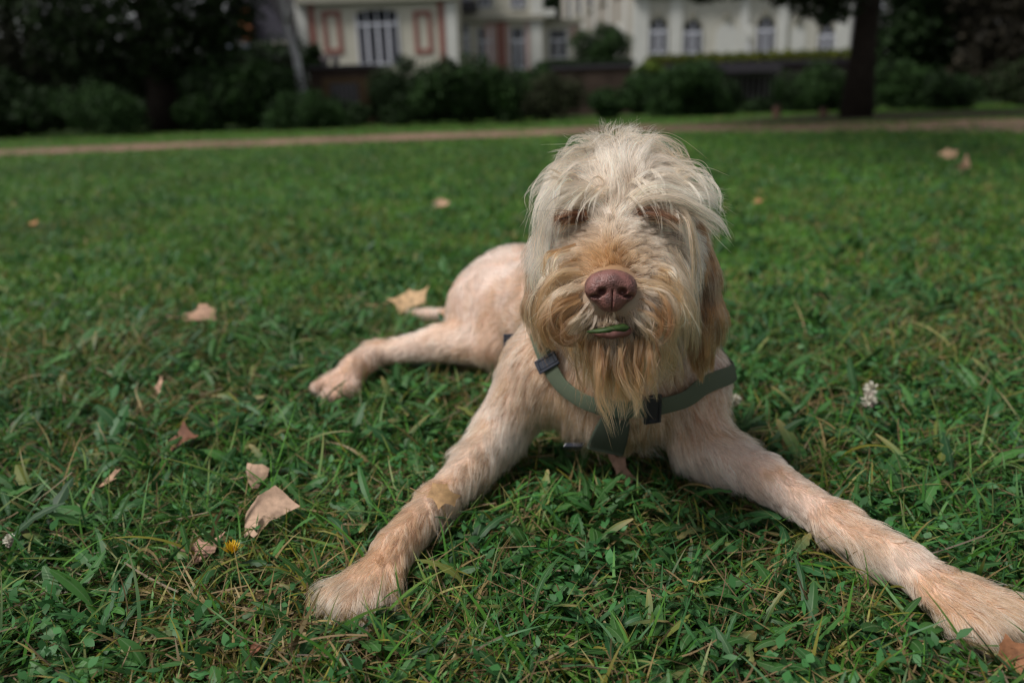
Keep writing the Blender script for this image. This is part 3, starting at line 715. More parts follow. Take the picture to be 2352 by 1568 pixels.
def outline(seed, k=9, asp=.8, n=45):
    "irregular pointed outline of a dry leaf, about one unit long"
    r = np.random.default_rng(seed); a = np.sort((np.arange(k)+r.uniform(-.32, .32, k))*2*math.pi/k)
    rad = np.where(np.arange(k) % 2 == 0, r.uniform(.40, .66, k), r.uniform(.24, .42, k)); pts = []
    A = np.concatenate([a, [a[0]+2*math.pi]]); R_ = np.concatenate([rad, [rad[0]]])
    for t in np.linspace(0, 1, n, endpoint=False):
        f = t*k; i = int(f); f -= i; x0, y0 = math.cos(A[i])*R_[i], math.sin(A[i])*R_[i]; x1, y1 = math.cos(A[i+1])*R_[i+1], math.sin(A[i+1])*R_[i+1]
        b = 1-.10*math.sin(math.pi*f)+.012*r.normal(); pts.append(((x0+(x1-x0)*f)*b, (y0+(y1-y0)*f)*b*asp))
    return pts
POLY = {3: [(1003, 925), (1010, 880), (1045, 835), (1100, 808), (1172, 878), (1125, 900), (1082, 915), (1062, 940), (1035, 968), (1022, 950), (1008, 962)],
 4: [(1003, 720), (1012, 688), (1040, 700), (1072, 708), (1100, 735), (1082, 762), (1062, 778), (1042, 802), (1020, 798), (1010, 765)]}
def dead_leaf(c, size, ax_u, ax_v, rgb, rgb2, seed, curl=.25, lobes=5, asp=.8, stem=True, parent=None):
    c = np.array(c); u = norm(np.array(ax_u, float)); v = np.array(ax_v, float); v = norm(v-u*(u@v)); n = np.cross(u, v)
    if n[2] < 0 and seed != 13: n = -n
    if seed in POLY:
        pp = POLY[seed]; pts = []; r = np.random.default_rng(seed); mx_ = np.mean(pp, 0)
        for i in range(len(pp)):
            for f in np.linspace(0, 1, 5, endpoint=False): q = (np.array(pp[i])*(1-f)+np.array(pp[(i+1) % len(pp)])*f-mx_)/150; pts.append((q[0]+.006*r.normal(), -q[1]+.006*r.normal()))
        if len(pts) % 2: pts = pts[:-1]
    else: pts = outline(seed, 2*lobes-1, asp, 44)
    r = np.random.default_rng(seed+5); ca, sa_ = math.cos(seed), math.sin(seed)
    def zz(x, y):
        y2 = ca*y+sa_*x; x2 = ca*x-sa_*y
        return curl*(2.2*y2*y2-.7*x2*x2)+.012*math.sin(9*x+seed)+.010*math.sin(12*y+2*seed)
    def Pq(x, y, dz=0): return c+size*(u*x+v*y+n*(zz(x, y)+dz))
    Vv = [Pq(0, 0)]
    for q in (.3, .55, .75, .9, 1): Vv += [Pq(x*q, y*q) for x, y in pts]
    k = len(pts); Fq = []
    for a in range(4):
        b0 = 1+a*k; b1 = 1+(a+1)*k
        for i in range(k): j = (i+1) % k; Fq.append((b0+i, b0+j, b1+j, b1+i))
    for i in range(0, k, 2): Fq.append((1+(i+2) % k, 1+(i+1) % k, 1+i, 0))
    m = mat('dead_leaf_%d' % seed, rgb, .65, .2, noise=70, var=.5, trans=.15, bump=.0008, bscale=150)
    t = empty('fallen_leaf', tuple(c))
    o = fmesh('blade', Vv, Fq, m, t, smooth=True);
    mb = MB(); mb.tube([Pq(x, 0, .0) for x in np.linspace(-.30, .34, 9)], np.linspace(.006, .0015, 9)*size, 6)
    mv = mat('vein_%d' % seed, rgb2, .7); mb.build('vein', mv, t)
    if stem:
        mb = MB(); b = Pq(-.34, 0, .006); mb.tube([b, b-size*u*.25-n*size*.05, b-size*u*.55+v*size*.1], [size*.012, size*.010, size*.014], 6); mb.build('stem', mv, t)
    return t
PALE = (.42, .28, .20); BRN = (.17, .075, .045); TANL = (.42, .27, .15)
def gl(px, py, z): return kz(px, py, z)
leaves = [
 ((604, 1190), .034, .052, (1, .1, .05), (0, .75, .65), PALE, 3, .15, 'large pale pinkish dead leaf with a torn edge, nearest pair left of the front paw'),
 ((590, 1090), .034, .044, (1, .2, .1), (0, .6, .8), PALE, 4, .5, 'curled pale dead leaf with a brown edge, just above the large torn leaf'),
 ((455, 1262), .020, .046, (.8, .4, .1), (-.3, .8, .3), (.33, .19, .14), 5, .3, 'dull pinkish brown leaf half buried in grass beside the yellow dandelion'),
 ((415, 1012), .034, .058, (1, .15, .35), (-.1, .8, .3), BRN, 6, .6, 'curled rusty brown leaf left of the dog, above the pale pair'),
 ((455, 722), .038, .075, (1, .1, .1), (0, .8, .5), (.36, .22, .15), 7, .5, 'brown leaf with a pale top lying left of the hind leg in blurred grass'),
 ((935, 690), .035, .105, (1, .2, .2), (0, .8, .5), (.45, .30, .17), 8, .5, 'tan crumpled leaf in the grass just behind the dog tail'),
 ((1014, 466), .03, .075, (1, .1, .1), (0, .7, .7), (.42, .27, .18), 9, .4, 'small tan leaf far back on the lawn left of the dog head'),
 ((2178, 354), .04, .11, (1, .1, .1), (0, .6, .8), (.46, .30, .19), 10, .3, 'farther of two tan leaves near the path at right'),
 ((2216, 378), .06, .11, (.5, .1, .8), (1, .3, -.3), (.48, .30, .20), 11, .3, 'nearer of two tan leaves on the lawn at right'),
 ((2335, 1502), .022, .04, (.9, .35, .3), (-.3, .7, .4), (.22, .10, .05), 12, .3, 'orange brown leaf at the front paw in the bottom right corner'),
 ((1022, 1142), .0, .036, (1, .05, -.2), (0, .4, .9), (.46, .29, .15), 13, .5, 'thin tan round dry leaf lying on the outstretched front leg of the dog'),
 ((1428, 1075), .030, .052, (-.4, .5, .55), (1, .2, .2), (.36, .22, .16), 14, .1, 'small oval brown leaf standing in the grass under the dog chest'),
 ((582, 1492), .02, .015, (1, .1, .3), (0, .8, .5), (.22, .09, .05), 15, .4, 'tiny rusty leaf fragment at the bottom edge left of the front paw'),
 ((1740, 462), .03, .04, (1, .1, .3), (0, .8, .5), (.34, .17, .08), 16, .4, 'tiny orange brown leaf on the lawn right of the dog head'),
 ((78, 512), .03, .05, (1, .1, .3), (0, .8, .5), (.34, .17, .08), 17, .4, 'small reddish leaf on the lawn at the left edge'),
 ((246, 1105), .03, .035, (.5, .4, .3), (1, -.3, .2), (.42, .26, .17), 18, .3, 'slim light brown leaf scrap left of the rusty curled leaf'),
 ((365, 885), .035, .035, (.2, .4, .8), (1, -.3, .2), (.44, .27, .19), 19, .3, 'small buff leaf scrap left of the hind paw'),
]
for (px, py), z, s, u, v, rgb, sd, cu, lab in leaves:
    if sd == 13: c = wL+(K(1000, 1140, .8)-K(1000, 1140, .86))*.56+np.array([.004, 0, .008])
    else: c = gl(px, py, z)
    kw = dict(lobes=5, asp=.8)
    if sd in (13, 14, 19, 18): kw = dict(lobes=6, asp=.8 if sd == 13 else .42)
    if sd == 3: kw = dict(lobes=3, asp=.8)
    t = dead_leaf(c, s, u, v, rgb, tuple(x*.8 for x in rgb), sd, cu, stem=sd != 3, **kw); tag(t, lab, 'leaf', 'fallen leaves on the lawn')

# clover and dandelion flowers
M_clw = mat('clover_petal', (.55, .52, .44), .6, trans=.2); M_clp = mat('clover_petal_pink', (.42, .30, .28), .6, trans=.2)
M_stem = mat('flower_stem', (.07, .13, .035), .5); M_yel = mat('dandelion_petal', (.62, .40, .02), .6, trans=.2); M_sep = mat('dandelion_sepal', (.05, .11, .03), .6)
def petals(c, up, n, ln, wd, m, name, parent, sph=True, spread=1.3):
    r = np.random.default_rng(int(abs(c[0])*1e4)); up = norm(np.array(up)); Vv = []; Fq = []
    for i in range(n):
        th = math.acos(1-r.random()*(1-math.cos(spread*1.3))); ph = 2.4*i
        a = norm(np.cross(up, (1, .1, .2))); b = np.cross(up, a)
        d = up*math.cos(th)+(a*math.cos(ph)+b*math.sin(ph))*math.sin(th); s = norm(np.cross(d, up+.01)); L = ln*r.uniform(.8, 1.15)
        b0 = len(Vv); p0 = c+d*ln*.15; p1 = c+d*L*.6; p2 = c+d*L+up*ln*.08
        Vv += [p0-s*wd*.3, p0+s*wd*.3, p1-s*wd, p1+s*wd, p2-s*wd*.35, p2+s*wd*.35]; Fq += [(b0, b0+1, b0+3, b0+2), (b0+2, b0+3, b0+5, b0+4)]
    return fmesh(name, Vv, Fq, m, parent)
for (px, py, z, s, lab) in ((2000, 893, .050, .8, 'upper of two white clover heads right of the dog'), (1996, 920, .036, .85, 'lower white clover head with a pink base right of the dog'),
                            (22, 1240, .030, .5, 'pale pink clover head in the grass at the left edge'), (1690, 918, .03, .6, 'small dull clover head close to the dog shoulder')):
    c = kz(px, py, z); t = empty('clover_flower', (c[0], c[1], 0)); tag(t, lab, 'clover flower', 'clover flowers in the lawn')
    petals(c, (0, -.2, 1), 70, .0125*s, .0016, M_clw, 'petals', t, spread=1.9); petals(c-np.array([0, 0, .001]), (0, -.3, -1), 26, .0115*s, .0015, M_clp, 'lower_petals', t, spread=.9)
    mb = MB(); mb.tube([c, (c[0]+.004, c[1]+.003, c[2]*.5), (c[0]+.01, c[1], 0)], [.0011, .001, .0012], 8); mb.build('stem', M_stem, t)
c = kz(532, 1272, .036); t = empty('dandelion_flower', (c[0], c[1], 0)); tag(t, 'half closed yellow dandelion flower among grass left of the front paw', 'dandelion')
petals(c, (.1, .1, 1), 60, .012, .0009, M_yel, 'petals', t, spread=.75); petals(c-np.array([0, 0, .002]), (0, 0, 1), 16, .009, .0016, M_sep, 'sepals', t, spread=1.0)
mb = MB(); mb.tube([c, (c[0], c[1], c[2]*.5), (c[0]+.005, c[1], 0)], [.0016, .0015, .0015], 8); mb.build('stem', M_stem, t)
# ================================================================== ground and path
M_ground = mat('lawn_soil', (.022, .040, .010), .95, .1, noise=5, var=.5, bump=.01, bscale=60)
fmesh('lawn_ground', [(-150, -8, 0), (150, -8, 0), (150, 220, 0), (-150, 220, 0)], [(0, 1, 2, 3)], M_ground)['kind'] = 'structure'
near_px = [(-900, 392), (-300, 368), (0, 357), (600, 335), (1176, 314), (1500, 304), (2000, 302), (2352, 304), (3000, 300)]
far_px = [(-900, 378), (-300, 353), (0, 344), (600, 321), (1176, 299), (1500, 287), (2000, 281), (2352, 274), (3000, 262)]
def edge(pxs, n, seed):
    P = resample([kz(x, y, 0) for x, y in pxs], n); r = np.random.default_rng(seed)
    P[:, 1] += .10*np.convolve(r.normal(size=n), np.ones(5)/3, 'same'); return P[:, :2]
NE, FE = edge(near_px, 160, 1), edge(far_px, 160, 2)
Vv = [(x, y, .004) for x, y in NE]+[(x, y, .004) for x, y in FE]
M_path = mat('path_dirt', (.18, .11, .088), .95, .1, noise=1.1, var=.45, bump=.01, bscale=30)
tag(fmesh('dirt_path', Vv, [(i, i+1, 160+i+1, 160+i) for i in range(159)], M_path), kind='structure')
# bare trodden earth round the right hand tree
tr = kz(1968, 268, 0)
EP = []
for i in range(40):
    a = 2*math.pi*i/40; EP.append((tr[0]+(3.4+.25*math.sin(3*a)+.2*math.sin(7*a))*math.cos(a)+.8, tr[1]-.3+(2.2+.2*math.sin(5*a))*math.sin(a), .002))
me = bpy.data.meshes.new('bare_earth'); me.from_pydata(EP, [], [tuple(range(40))]); me.update()
tag(link('bare_earth', me, mat('bare_soil', (.055, .045, .03), .95, .1, noise=3, var=.4)), kind='structure')

# ================================================================== grass
def onpath(x, y):
    n = np.interp(x, NE[:, 0], NE[:, 1]); f = np.interp(x, FE[:, 0], FE[:, 1]); return (y > n) & (y < f)
def ribbons(x, y, L, wd, e0, bend, az, prof, cols, tip, seg, z0=None, fold=0., across=2, twist=None):
    "N curved tapered ribbons -> verts, quads, colours"
    N = len(x); k = seg+1; t = np.linspace(0, 1, k)
    ang = e0[:, None]-bend[:, None]*t[None]; dl = (L/seg)[:, None]
    hx = np.cumsum(np.cos(ang)*dl, 1)-np.cos(ang[:, :1])*dl; hz = np.cumsum(np.sin(ang)*dl, 1)-np.sin(ang[:, :1])*dl
    z0 = np.zeros(N) if z0 is None else z0
    side = RNG.normal(0, .25, N)[:, None]*t[None]**2*L[:, None]
    X = x[:, None]+hx*np.cos(az)[:, None]-side*np.sin(az)[:, None]; Y = y[:, None]+hx*np.sin(az)[:, None]+side*np.cos(az)[:, None]; Z = np.maximum(z0[:, None]+hz, .001)
    C = np.stack([X, Y, Z], -1); sd = np.stack([-np.sin(az), np.cos(az), np.zeros(N)], -1)
    tw = RNG.uniform(-.9, .9, N) if twist is None else twist
    up = np.stack([-np.sin(ang)*np.cos(az)[:, None], -np.sin(ang)*np.sin(az)[:, None], np.cos(ang)], -1)
    S_ = sd[:, None]*np.cos(tw)[:, None, None]+up*np.sin(tw)[:, None, None]
    Nn = np.cross(S_, np.gradient(C, axis=1)); Nn = norm(Nn)
    prof = np.asarray(prof); pr = prof if prof.ndim == 2 else np.broadcast_to(prof, (N, k))
    w_ = wd[:, None]*pr/2
    if across == 2: offs = (-1, 1)
    elif across == 4: offs = (-1, -.07, .07, 1)
    else: offs = (-1, -.16, -.05, .05, .16, 1)
    rows = []
    for a in offs:
        rows.append(C+S_*(w_*a)[..., None]-Nn*(w_*fold*abs(a))[..., None]*-1)
    Vv = np.stack(rows, 2)                     # N,k,a,3
    na = len(offs); base = (np.arange(N)*k*na)[:, None, None]
    i = np.arange(seg)[None, :, None]; j = np.arange(na-1)[None, None, :]
    a0 = base+i*na+j; Fq = np.stack([a0, a0+1, a0+1+na, a0+na], -1).reshape(-1, 4)
    cc = cols[:, None, None]*(1-t[None, :, None, None]**2*tip[:, None, None, None]*0) * np.ones((N, k, na, 1))
    tc_ = np.array([.30, .22, .09]); tt = (t[None, :, None, None]**2.5*tip[:, None, None, None])
    cc = cc*(1-tt)+tc_*tt
    if across == 6: cc[:, :, 2:4] = cc[:, :, 2:4]*.65+np.array([.16, .24, .12])*.35
    return Vv, Fq, cc, N, k*na
def keep_clear(Vv, per, mg=.0015):
    f = Vv.reshape(len(Vv), -1, 3); inb = np.all((f > LO) & (f < HI), -1)
    d = np.full(f.shape[:2], 1.); d[inb] = sdf(f[inb]); return d.min(1) > mg
class Bag:
    def __init__(s): s.V = []; s.F = []; s.C = []; s.n = 0
    def add(s, Vv, Fq, cc, N, per, clear=True, mg=.0015):
        if clear:
            ok = keep_clear(Vv, per, mg); idx = np.where(ok)[0]; fper = len(Fq)//N
            Fq = Fq.reshape(N, fper, 4)[idx]-(idx*per)[:, None, None]+(np.arange(len(idx))*per)[:, None, None]; Fq = Fq.reshape(-1, 4)
            Vv = Vv[idx]; cc = cc[idx]
        s.V.append(Vv.reshape(-1, 3)); s.C.append(cc.reshape(-1, 3)); s.F.append(Fq+s.n); s.n += len(s.V[-1])
    def build(s, name, m): return fmesh(name, np.concatenate(s.V), np.concatenate(s.F), m, col=np.concatenate(s.C), smooth=True)
def scatter(n, y0, y1, pad=.55, sl=.80, pw=1.):
    y = y0+(y1-y0)*RNG.random(n)**pw; hw = pad+sl*y; x = RNG.uniform(-1, 1, n)*hw; return x, y
def patch(x, y, sc, seed): return vnoise(np.stack([x, y, 0*x], -1), sc, seed)
def gcol(x, y, n, dry=.12):
    base = np.array([.031, .108, .016]); b2 = np.array([.060, .160, .018]); b3 = np.array([.027, .096, .026])
    r = RNG.random((n, 1)); c = base*(1-r)+b2*r; q = (RNG.random((n, 1)) < .35); c = np.where(q, b3, c)
    c = c*RNG.uniform(.65, 1.35, (n, 1))*(1+.25*patch(x, y, 2.5, 4)[:, None]+.22*patch(x, y, .7, 21)[:, None])
    c = np.where((y[:, None] > 1.7), c*np.array([1.45, 1.32, .95]), c)
    p = dry*(1+2.6*np.clip(patch(x, y, 4.2, 12)+.05, -.35, 1)); d = (RNG.random(n) < p)[:, None]
    dc = np.array([.27, .20, .085])*RNG.uniform(.45, 1.2, (n, 1)); yc = np.array([.20, .19, .03])*RNG.uniform(.6, 1.2, (n, 1))
    return np.where(d, np.where(RNG.random((n, 1)) < .6, dc, yc), c)
tp = np.array([.75, 1, .95, .85, .68, .42, .04])
M_grass = mat('grass_blade', (0, 0, 0), .5, .3, attr=True, trans=.30)
M_weed = mat('weed_leaf', (0, 0, 0), .5, .25, attr=True, trans=.22, bump=.0006, bscale=260)
bag = Bag()
# near lawn blades
def blades(n, y0, y1, Lr, wr, seg, dry, pad=.55, e=(.15, 1.35), clear=True, pw=1.):
    x, y = scatter(n, y0, y1, pad, pw=pw)
    if y1 > 7:
        ok = (~onpath(x, y) | (RNG.random(n) < .10+.45*(patch(x, y, 1.3, 31) > .15))) & ~(((x-tr[0]-.8)/3.3)**2+((y-tr[1]+.3)/2.1)**2 < RNG.uniform(.6, 1.1, n)); x = x[ok]; y = y[ok]; n = len(x)
    ok = RNG.random(n) > .55*(patch(x, y, 5.5, 77) > .38)*(y < 3.8); x = x[ok]; y = y[ok]; n = len(x)
    L = RNG.uniform(*Lr, n)*(1+.25*patch(x, y, 6, 2)); wd = RNG.uniform(*wr, n)
    e0 = RNG.uniform(*e, n); bd = RNG.uniform(.1, 1.5, n); az = RNG.uniform(0, 6.283, n)
    prof = np.interp(np.linspace(0, 1, seg+1), np.linspace(0, 1, 7), tp)
    tip = np.where(RNG.random(n) < .35, RNG.uniform(.3, 1, n), 0.)
    bag.add(*ribbons(x, y, L, wd, e0, bd, az, prof, gcol(x, y, n, dry), tip, seg), clear=clear)
blades(95000, .36, 1.7, (.024, .066), (.0014, .0032), 6, .20)
blades(7000, .36, 1.7, (.055, .105), (.0020, .0042), 8, .16, e=(.3, 1.2))
blades(150000, 1.6, 3.8, (.022, .05), (.0020, .0042), 4, .09)
blades(190000, 3.6, 9.5, (.025, .05), (.0035, .0075), 3, .04, clear=False)
blades(150000, 9.0, 22, (.03, .06), (.008, .016), 2, .04, clear=False)
# thatch: dry stems lying low
n = 13000; x, y = scatter(n, .36, 1.9); c = np.array([.19, .13, .065])*RNG.uniform(.3, 1.2, (n, 1))
bag.add(*ribbons(x, y, RNG.uniform(.02, .08, n), RNG.uniform(.0010, .0022, n), RNG.uniform(-.1, .35, n), RNG.uniform(-.4, .6, n), RNG.uniform(0, 6.283, n),
        np.ones(6)*.8, c, np.zeros(n), 5, z0=RNG.uniform(.003, .022, n)))
g_ = bag.build('grass', M_grass); tag(g_, kind='stuff', label='short mown green grass with dry yellow blades', cat='grass')
# broad weed leaves in rosettes
bag = Bag()
def lobed(n, k, depth):
    t = np.linspace(0, 1, k); base = np.sin(np.clip(t*.92+.04, 0, 1)**1.35*math.pi)**.8
    f = RNG.uniform(4, 6.5, (n, 1)); ph = RNG.uniform(0, 6.28, (n, 1))
    saw = ((t[None]*f+ph) % 1); return np.clip(base[None]*(1-depth[:, None]*saw), .05, 1)*np.where(t < .12, .5, 1)
def rosettes(nr, y0, y1, per, Lr, wr, seg, clear=True, pad=.55):
    cx, cy = scatter(nr, y0, y1, pad); n = nr*per; i = np.repeat(np.arange(nr), per)
    az = RNG.uniform(0, 6.28, n); sc = np.clip(cy[i]/.78, .68, 1); L = RNG.uniform(*Lr, n)*sc; wd = RNG.uniform(*wr, n)*sc
    x = cx[i]+np.cos(az)*.006; y = cy[i]+np.sin(az)*.006
    dep = np.where(RNG.random(nr) < .75, RNG.uniform(.4, .75, nr), RNG.uniform(0, .15, nr))[i]
    tint = RNG.uniform(.7, 1.3, (nr, 1))[i]; hue = RNG.random((nr, 1))[i]
    c = (np.array([.018, .068, .022])*(1-hue)+np.array([.038, .112, .022])*hue)*tint*RNG.uniform(.8, 1.2, (n, 1))
    c = np.where(RNG.random((n, 1)) < .02, np.array([.12, .14, .03]), c)
    bag.add(*ribbons(x, y, L, wd, RNG.uniform(.25, 1.25, n), RNG.uniform(.3, 1.5, n), az, lobed(n, seg+1, dep), c, np.where(RNG.random(n) < .06, .8, 0.), seg,
                     z0=RNG.uniform(.002, .014, n), fold=RNG.uniform(.15, .35), across=6 if seg > 9 else 4, twist=RNG.uniform(-.45, .45, n)), clear=clear)
rosettes(1050, .38, 1.8, 6, (.030, .068), (.008, .018), 14)
rosettes(260, .38, 1.6, 6, (.045, .075), (.012, .019), 14)
rosettes(2300, 1.7, 4.2, 6, (.025, .055), (.007, .016), 6)
rosettes(4500, 4.0, 9.5, 5, (.03, .06), (.010, .020), 3, clear=False)
# small oval leaves of knotweed and clover
n = 15000; cx, cy = scatter(n//13, .36, 1.9); i = np.repeat(np.arange(n//13), 13); n = len(i)
sd_ = RNG.uniform(0, 6.28, n//13)[i]; tt = RNG.uniform(0, .09, n); x = cx[i]+np.cos(sd_)*tt; y = cy[i]+np.sin(sd_)*tt
c = np.array([.032, .11, .030])*RNG.uniform(.7, 1.5, (n, 1))
bag.add(*ribbons(x, y, RNG.uniform(.007, .016, n), RNG.uniform(.004, .0085, n), RNG.uniform(-.1, 1.1, n), RNG.uniform(-.3, .8, n), RNG.uniform(0, 6.28, n),
        np.array([.15, .75, 1, .6, .05]), c, np.zeros(n), 4, z0=RNG.uniform(.008, .034, n)), mg=.02)
g_ = bag.build('weeds', M_weed); tag(g_, kind='stuff', label='broad lobed weed leaves and small oval leaves in the lawn', cat='weeds')
# ================================================================== vegetation behind the lawn
M_bark = mat('bark', (.020, .016, .013), .95, .1, noise=8, var=.4, bump=.02, bscale=14)
M_birch = mat('pale_bark', (.42, .42, .44), .8, .2, noise=4, var=.25)
def fol_mat(name): return mat(name, (0, 0, 0), .7, .15, attr=True, trans=.22)
M_fol = fol_mat('foliage')
def foliage(name, blobs, n, size, c0, c1, parent, seed=0, core=True, flat=.8):
    """leaf sprays spread through lumpy clumps: blobs = (centre, radii)"""
    r = np.random.default_rng(seed); blobs = [(np.array(c, float), np.array(q, float)) for c, q in blobs]
    vol = np.array([q.prod()**.67 for c, q in blobs]); pick = r.choice(len(blobs), n, p=vol/vol.sum())
    C = np.array([c for c, q in blobs])[pick]; Q = np.array([q for c, q in blobs])[pick]
    d = norm(r.normal(size=(n, 3))); rad = r.random((n, 1))**.28
    lump = 1+.22*vnoise(d*1.0+C*.7, 3.2, seed)[:, None]+.10*vnoise(d, 8, seed+1)[:, None]
    P = C+d*Q*rad*lump; P[:, 2] = np.maximum(P[:, 2], .02)
    nrm = norm(d*.7+r.normal(size=(n, 3))*.8+np.array([0, 0, .3])); a = norm(np.cross(nrm, r.normal(size=(n, 3)))); b = np.cross(nrm, a)
    s = size*r.uniform(.5, 1.3, (n, 1))
    Vv = np.stack([P-a*s, P-b*s*.45+nrm*s*.1, P+a*s, P+b*s*.45+nrm*s*.1], 1).reshape(-1, 3)
    Fq = np.arange(n*4).reshape(n, 4)
    m = np.clip(.5+.6*vnoise(P, 2.2/max(size*10, .5), seed+2)+r.normal(0, .25, n), 0, 1)[:, None]
    c = np.array(c0)*(1-m)+np.array(c1)*m; c = np.repeat(c*r.uniform(.7, 1.3, (n, 1)), 4, 0)
    return fmesh(name, Vv, Fq, M_fol, parent, col=c)
def limbs(name, base, top, r0, r1, tips, m, parent):
    mb = MB(); b = np.array(base); t = np.array(top); k = 7
    mid = [tuple(b+(t-b)*i/k+np.array([math.sin(i*1.3)*.04, 0, 0])*min(i, 1)*r0) for i in range(k+1)]
    rr = [r0*(1.45 if i == 0 else 1.08 if i == 1 else 1)*(1-i/k)+r1*(i/k) for i in range(k+1)]
    mb.tube(mid, rr, 14)
    for q, f in tips:
        s = b+(t-b)*f; e = np.array(q); h_ = (s+e)/2+np.array([0, 0, .12*np.linalg.norm(e-s)])
        ra = (r0+(r1-r0)*f)*.45; mb.tube([tuple(s), tuple(h_), tuple(e)], [ra, ra*.6, ra*.2], 8)
    return mb.build(name, m, parent, smooth=True)
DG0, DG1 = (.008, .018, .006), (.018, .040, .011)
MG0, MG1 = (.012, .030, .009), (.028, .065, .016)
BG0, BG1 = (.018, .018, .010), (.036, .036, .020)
def shrub(px0, px1, pyt, pyb, Y, c0, c1, lab, n=5000, lumps=9, name='shrub'):
    a = ky(px0, (pyt+pyb)/2, Y); b = ky(px1, (pyt+pyb)/2, Y); top = ky((px0+px1)/2, pyt, Y)[2]; bot = max(0, ky((px0+px1)/2, pyb, Y)[2])
    if bot < .5: bot = 0
    w = abs(b[0]-a[0])*1.22; lumps += 5; hgt = top-bot; cx = (a[0]+b[0])/2; r = np.random.default_rng(int(px0+2000))
    t = empty(name, (cx, Y, bot)); tag(t, lab, 'shrub', 'shrubs along the edge of the lawn')
    bl = [((cx, Y, bot+hgt*.48), (w*.36, w*.3, hgt*.46))]
    for i in range(lumps):
        u = r.uniform(-1, 1); f = r.uniform(.15, .95)*(1-.3*abs(u)); rr = w*r.uniform(.09, .20)
        bl.append(((cx+u*w*.34, Y-r.uniform(-.1, .3)*w, bot+hgt*f), (rr, rr, min(rr, hgt*.3))))
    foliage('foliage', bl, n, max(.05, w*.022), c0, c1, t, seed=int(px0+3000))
    tips = [(np.array(bl[1+i][0]), .25+.1*i) for i in range(4)]
    limbs('trunk', (cx, Y, bot), (cx, Y, bot+hgt*.6), .06, .025, tips, M_bark, t)
    return t
shrub(-150, 190, 175, 305, 19.6, DG0, DG1, 'dark low shrub at the far left edge behind the path', 6000)
shrub(140, 335, 196, 298, 18.4, MG0, MG1, 'rounded mid green shrub just left of the big dark tree trunk')
shrub(400, 510, 215, 295, 19.5, DG0, MG1, 'small dark shrub just right of the big dark tree trunk')
shrub(430, 700, 128, 290, 20.4, DG0, MG1, 'tall dense green shrub left of the pale leaning trunk', 9000, 14)
shrub(600, 780, 205, 283, 18.8, MG0, MG1, 'low green shrub in front of the pale leaning trunk')
shrub(850, 1010, 128, 278, 19.4, DG0, DG1, 'tall dark shrub right of the brown garden wall door', 7000)
shrub(955, 1200, 136, 276, 18.8, DG0, MG1, 'broad rounded dark shrub beneath the villa windows', 9000, 14)
shrub(1170, 1350, 175, 272, 20, BG0, (.05, .065, .03), 'sparse brownish green shrub between the broad shrub and the brown wall')
shrub(1352, 1445, 196, 266, 18.6, MG0, MG1, 'small bright green shrub in front of the brown wall')
shrub(1445, 1670, 150, 268, 19.2, MG0, MG1, 'rounded green shrub below the white building terrace', 8000, 12)
shrub(1775, 1955, 152, 264, 19.6, DG0, MG1, 'green shrub between the pergola grille and the dark trunk', 7000)
shrub(1985, 2125, 140, 258, 19, DG0, MG1, 'green shrub just right of the dark trunk', 6000)
shrub(2105, 2270, 168, 258, 18, DG0, DG1, 'low dark shrub near the right edge')
shrub(2235, 2480, 130, 255, 18.8, BG0, DG1, 'dark brownish shrub at the far right edge', 6000)
shrub(1305, 1445, 55, 142, 27.5, DG0, MG1, 'conical dark shrub standing on the terrace between the two buildings', 7000)
shrub(690, 745, 95, 160, 27, DG0, DG1, 'small dark shrub at the corner of the villa', 3000)

shrub(700, 850, 225, 281, 19.8, DG0, DG1, 'low dark shrub in front of the brown garden wall', 5000)
shrub(1200, 1300, 150, 274, 21, DG0, MG1, 'upright dark shrub at the left end of the dark brown wall', 6000)
shrub(1560, 1700, 190, 267, 20.6, DG0, DG1, 'low dark shrub under the terrace, left of the grille', 5000)
shrub(1700, 1810, 222, 266, 20.2, DG0, DG1, 'lowest dark shrub right in front of the grille', 4000)
shrub(1900, 2010, 165, 262, 20.8, DG0, DG1, 'dark shrub partly behind the dark trunk', 5000)
shrub(330, 440, 150, 292, 22.5, DG0, DG1, 'tall dark shrub directly behind the big dark tree trunk', 6000)

def tree(base_px, Y, w, top_z, crown, n, size, c0, c1, lab, name='broadleaf_tree', m=None, r=.3, seed=5, lean=0):
    b = ky(base_px, 250, Y); t = empty(name, (b[0], Y, 0)); tag(t, lab, 'tree')
    limbs('trunk', (b[0], Y, -.1), (b[0]+lean, Y, top_z), r, r*.6, [(c, .55+.04*i) for i, (c, q) in enumerate(crown[:8])], m or M_bark, t)
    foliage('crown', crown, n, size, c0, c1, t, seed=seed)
    return t
def crown_px(lst, Y):
    out = []
    for x, y, rx, ry, dy in lst:
        c = ky(x, y, Y+dy); s = (Y+dy)/FPX/FWD[1]*1.0; out.append((tuple(c), (rx*s, rx*s*.9, ry*s)))
    return out
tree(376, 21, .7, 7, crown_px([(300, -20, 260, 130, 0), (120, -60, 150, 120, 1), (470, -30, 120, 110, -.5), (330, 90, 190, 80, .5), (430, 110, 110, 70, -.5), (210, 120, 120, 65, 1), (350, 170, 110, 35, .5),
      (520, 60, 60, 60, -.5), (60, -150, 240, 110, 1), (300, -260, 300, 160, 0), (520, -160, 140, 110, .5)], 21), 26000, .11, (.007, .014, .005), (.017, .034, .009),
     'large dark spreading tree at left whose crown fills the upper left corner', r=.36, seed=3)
tree(60, 24, .5, 6, crown_px([(60, 60, 130, 110, 0), (150, 110, 90, 80, .5), (10, 150, 120, 70, 0), (-120, 60, 150, 140, 0), (-60, -120, 170, 120, 0)], 24), 9000, .12, (.03, .032, .022), (.065, .068, .045),
     'grey green feathery tree behind the large dark tree at the far left', r=.2, seed=9)
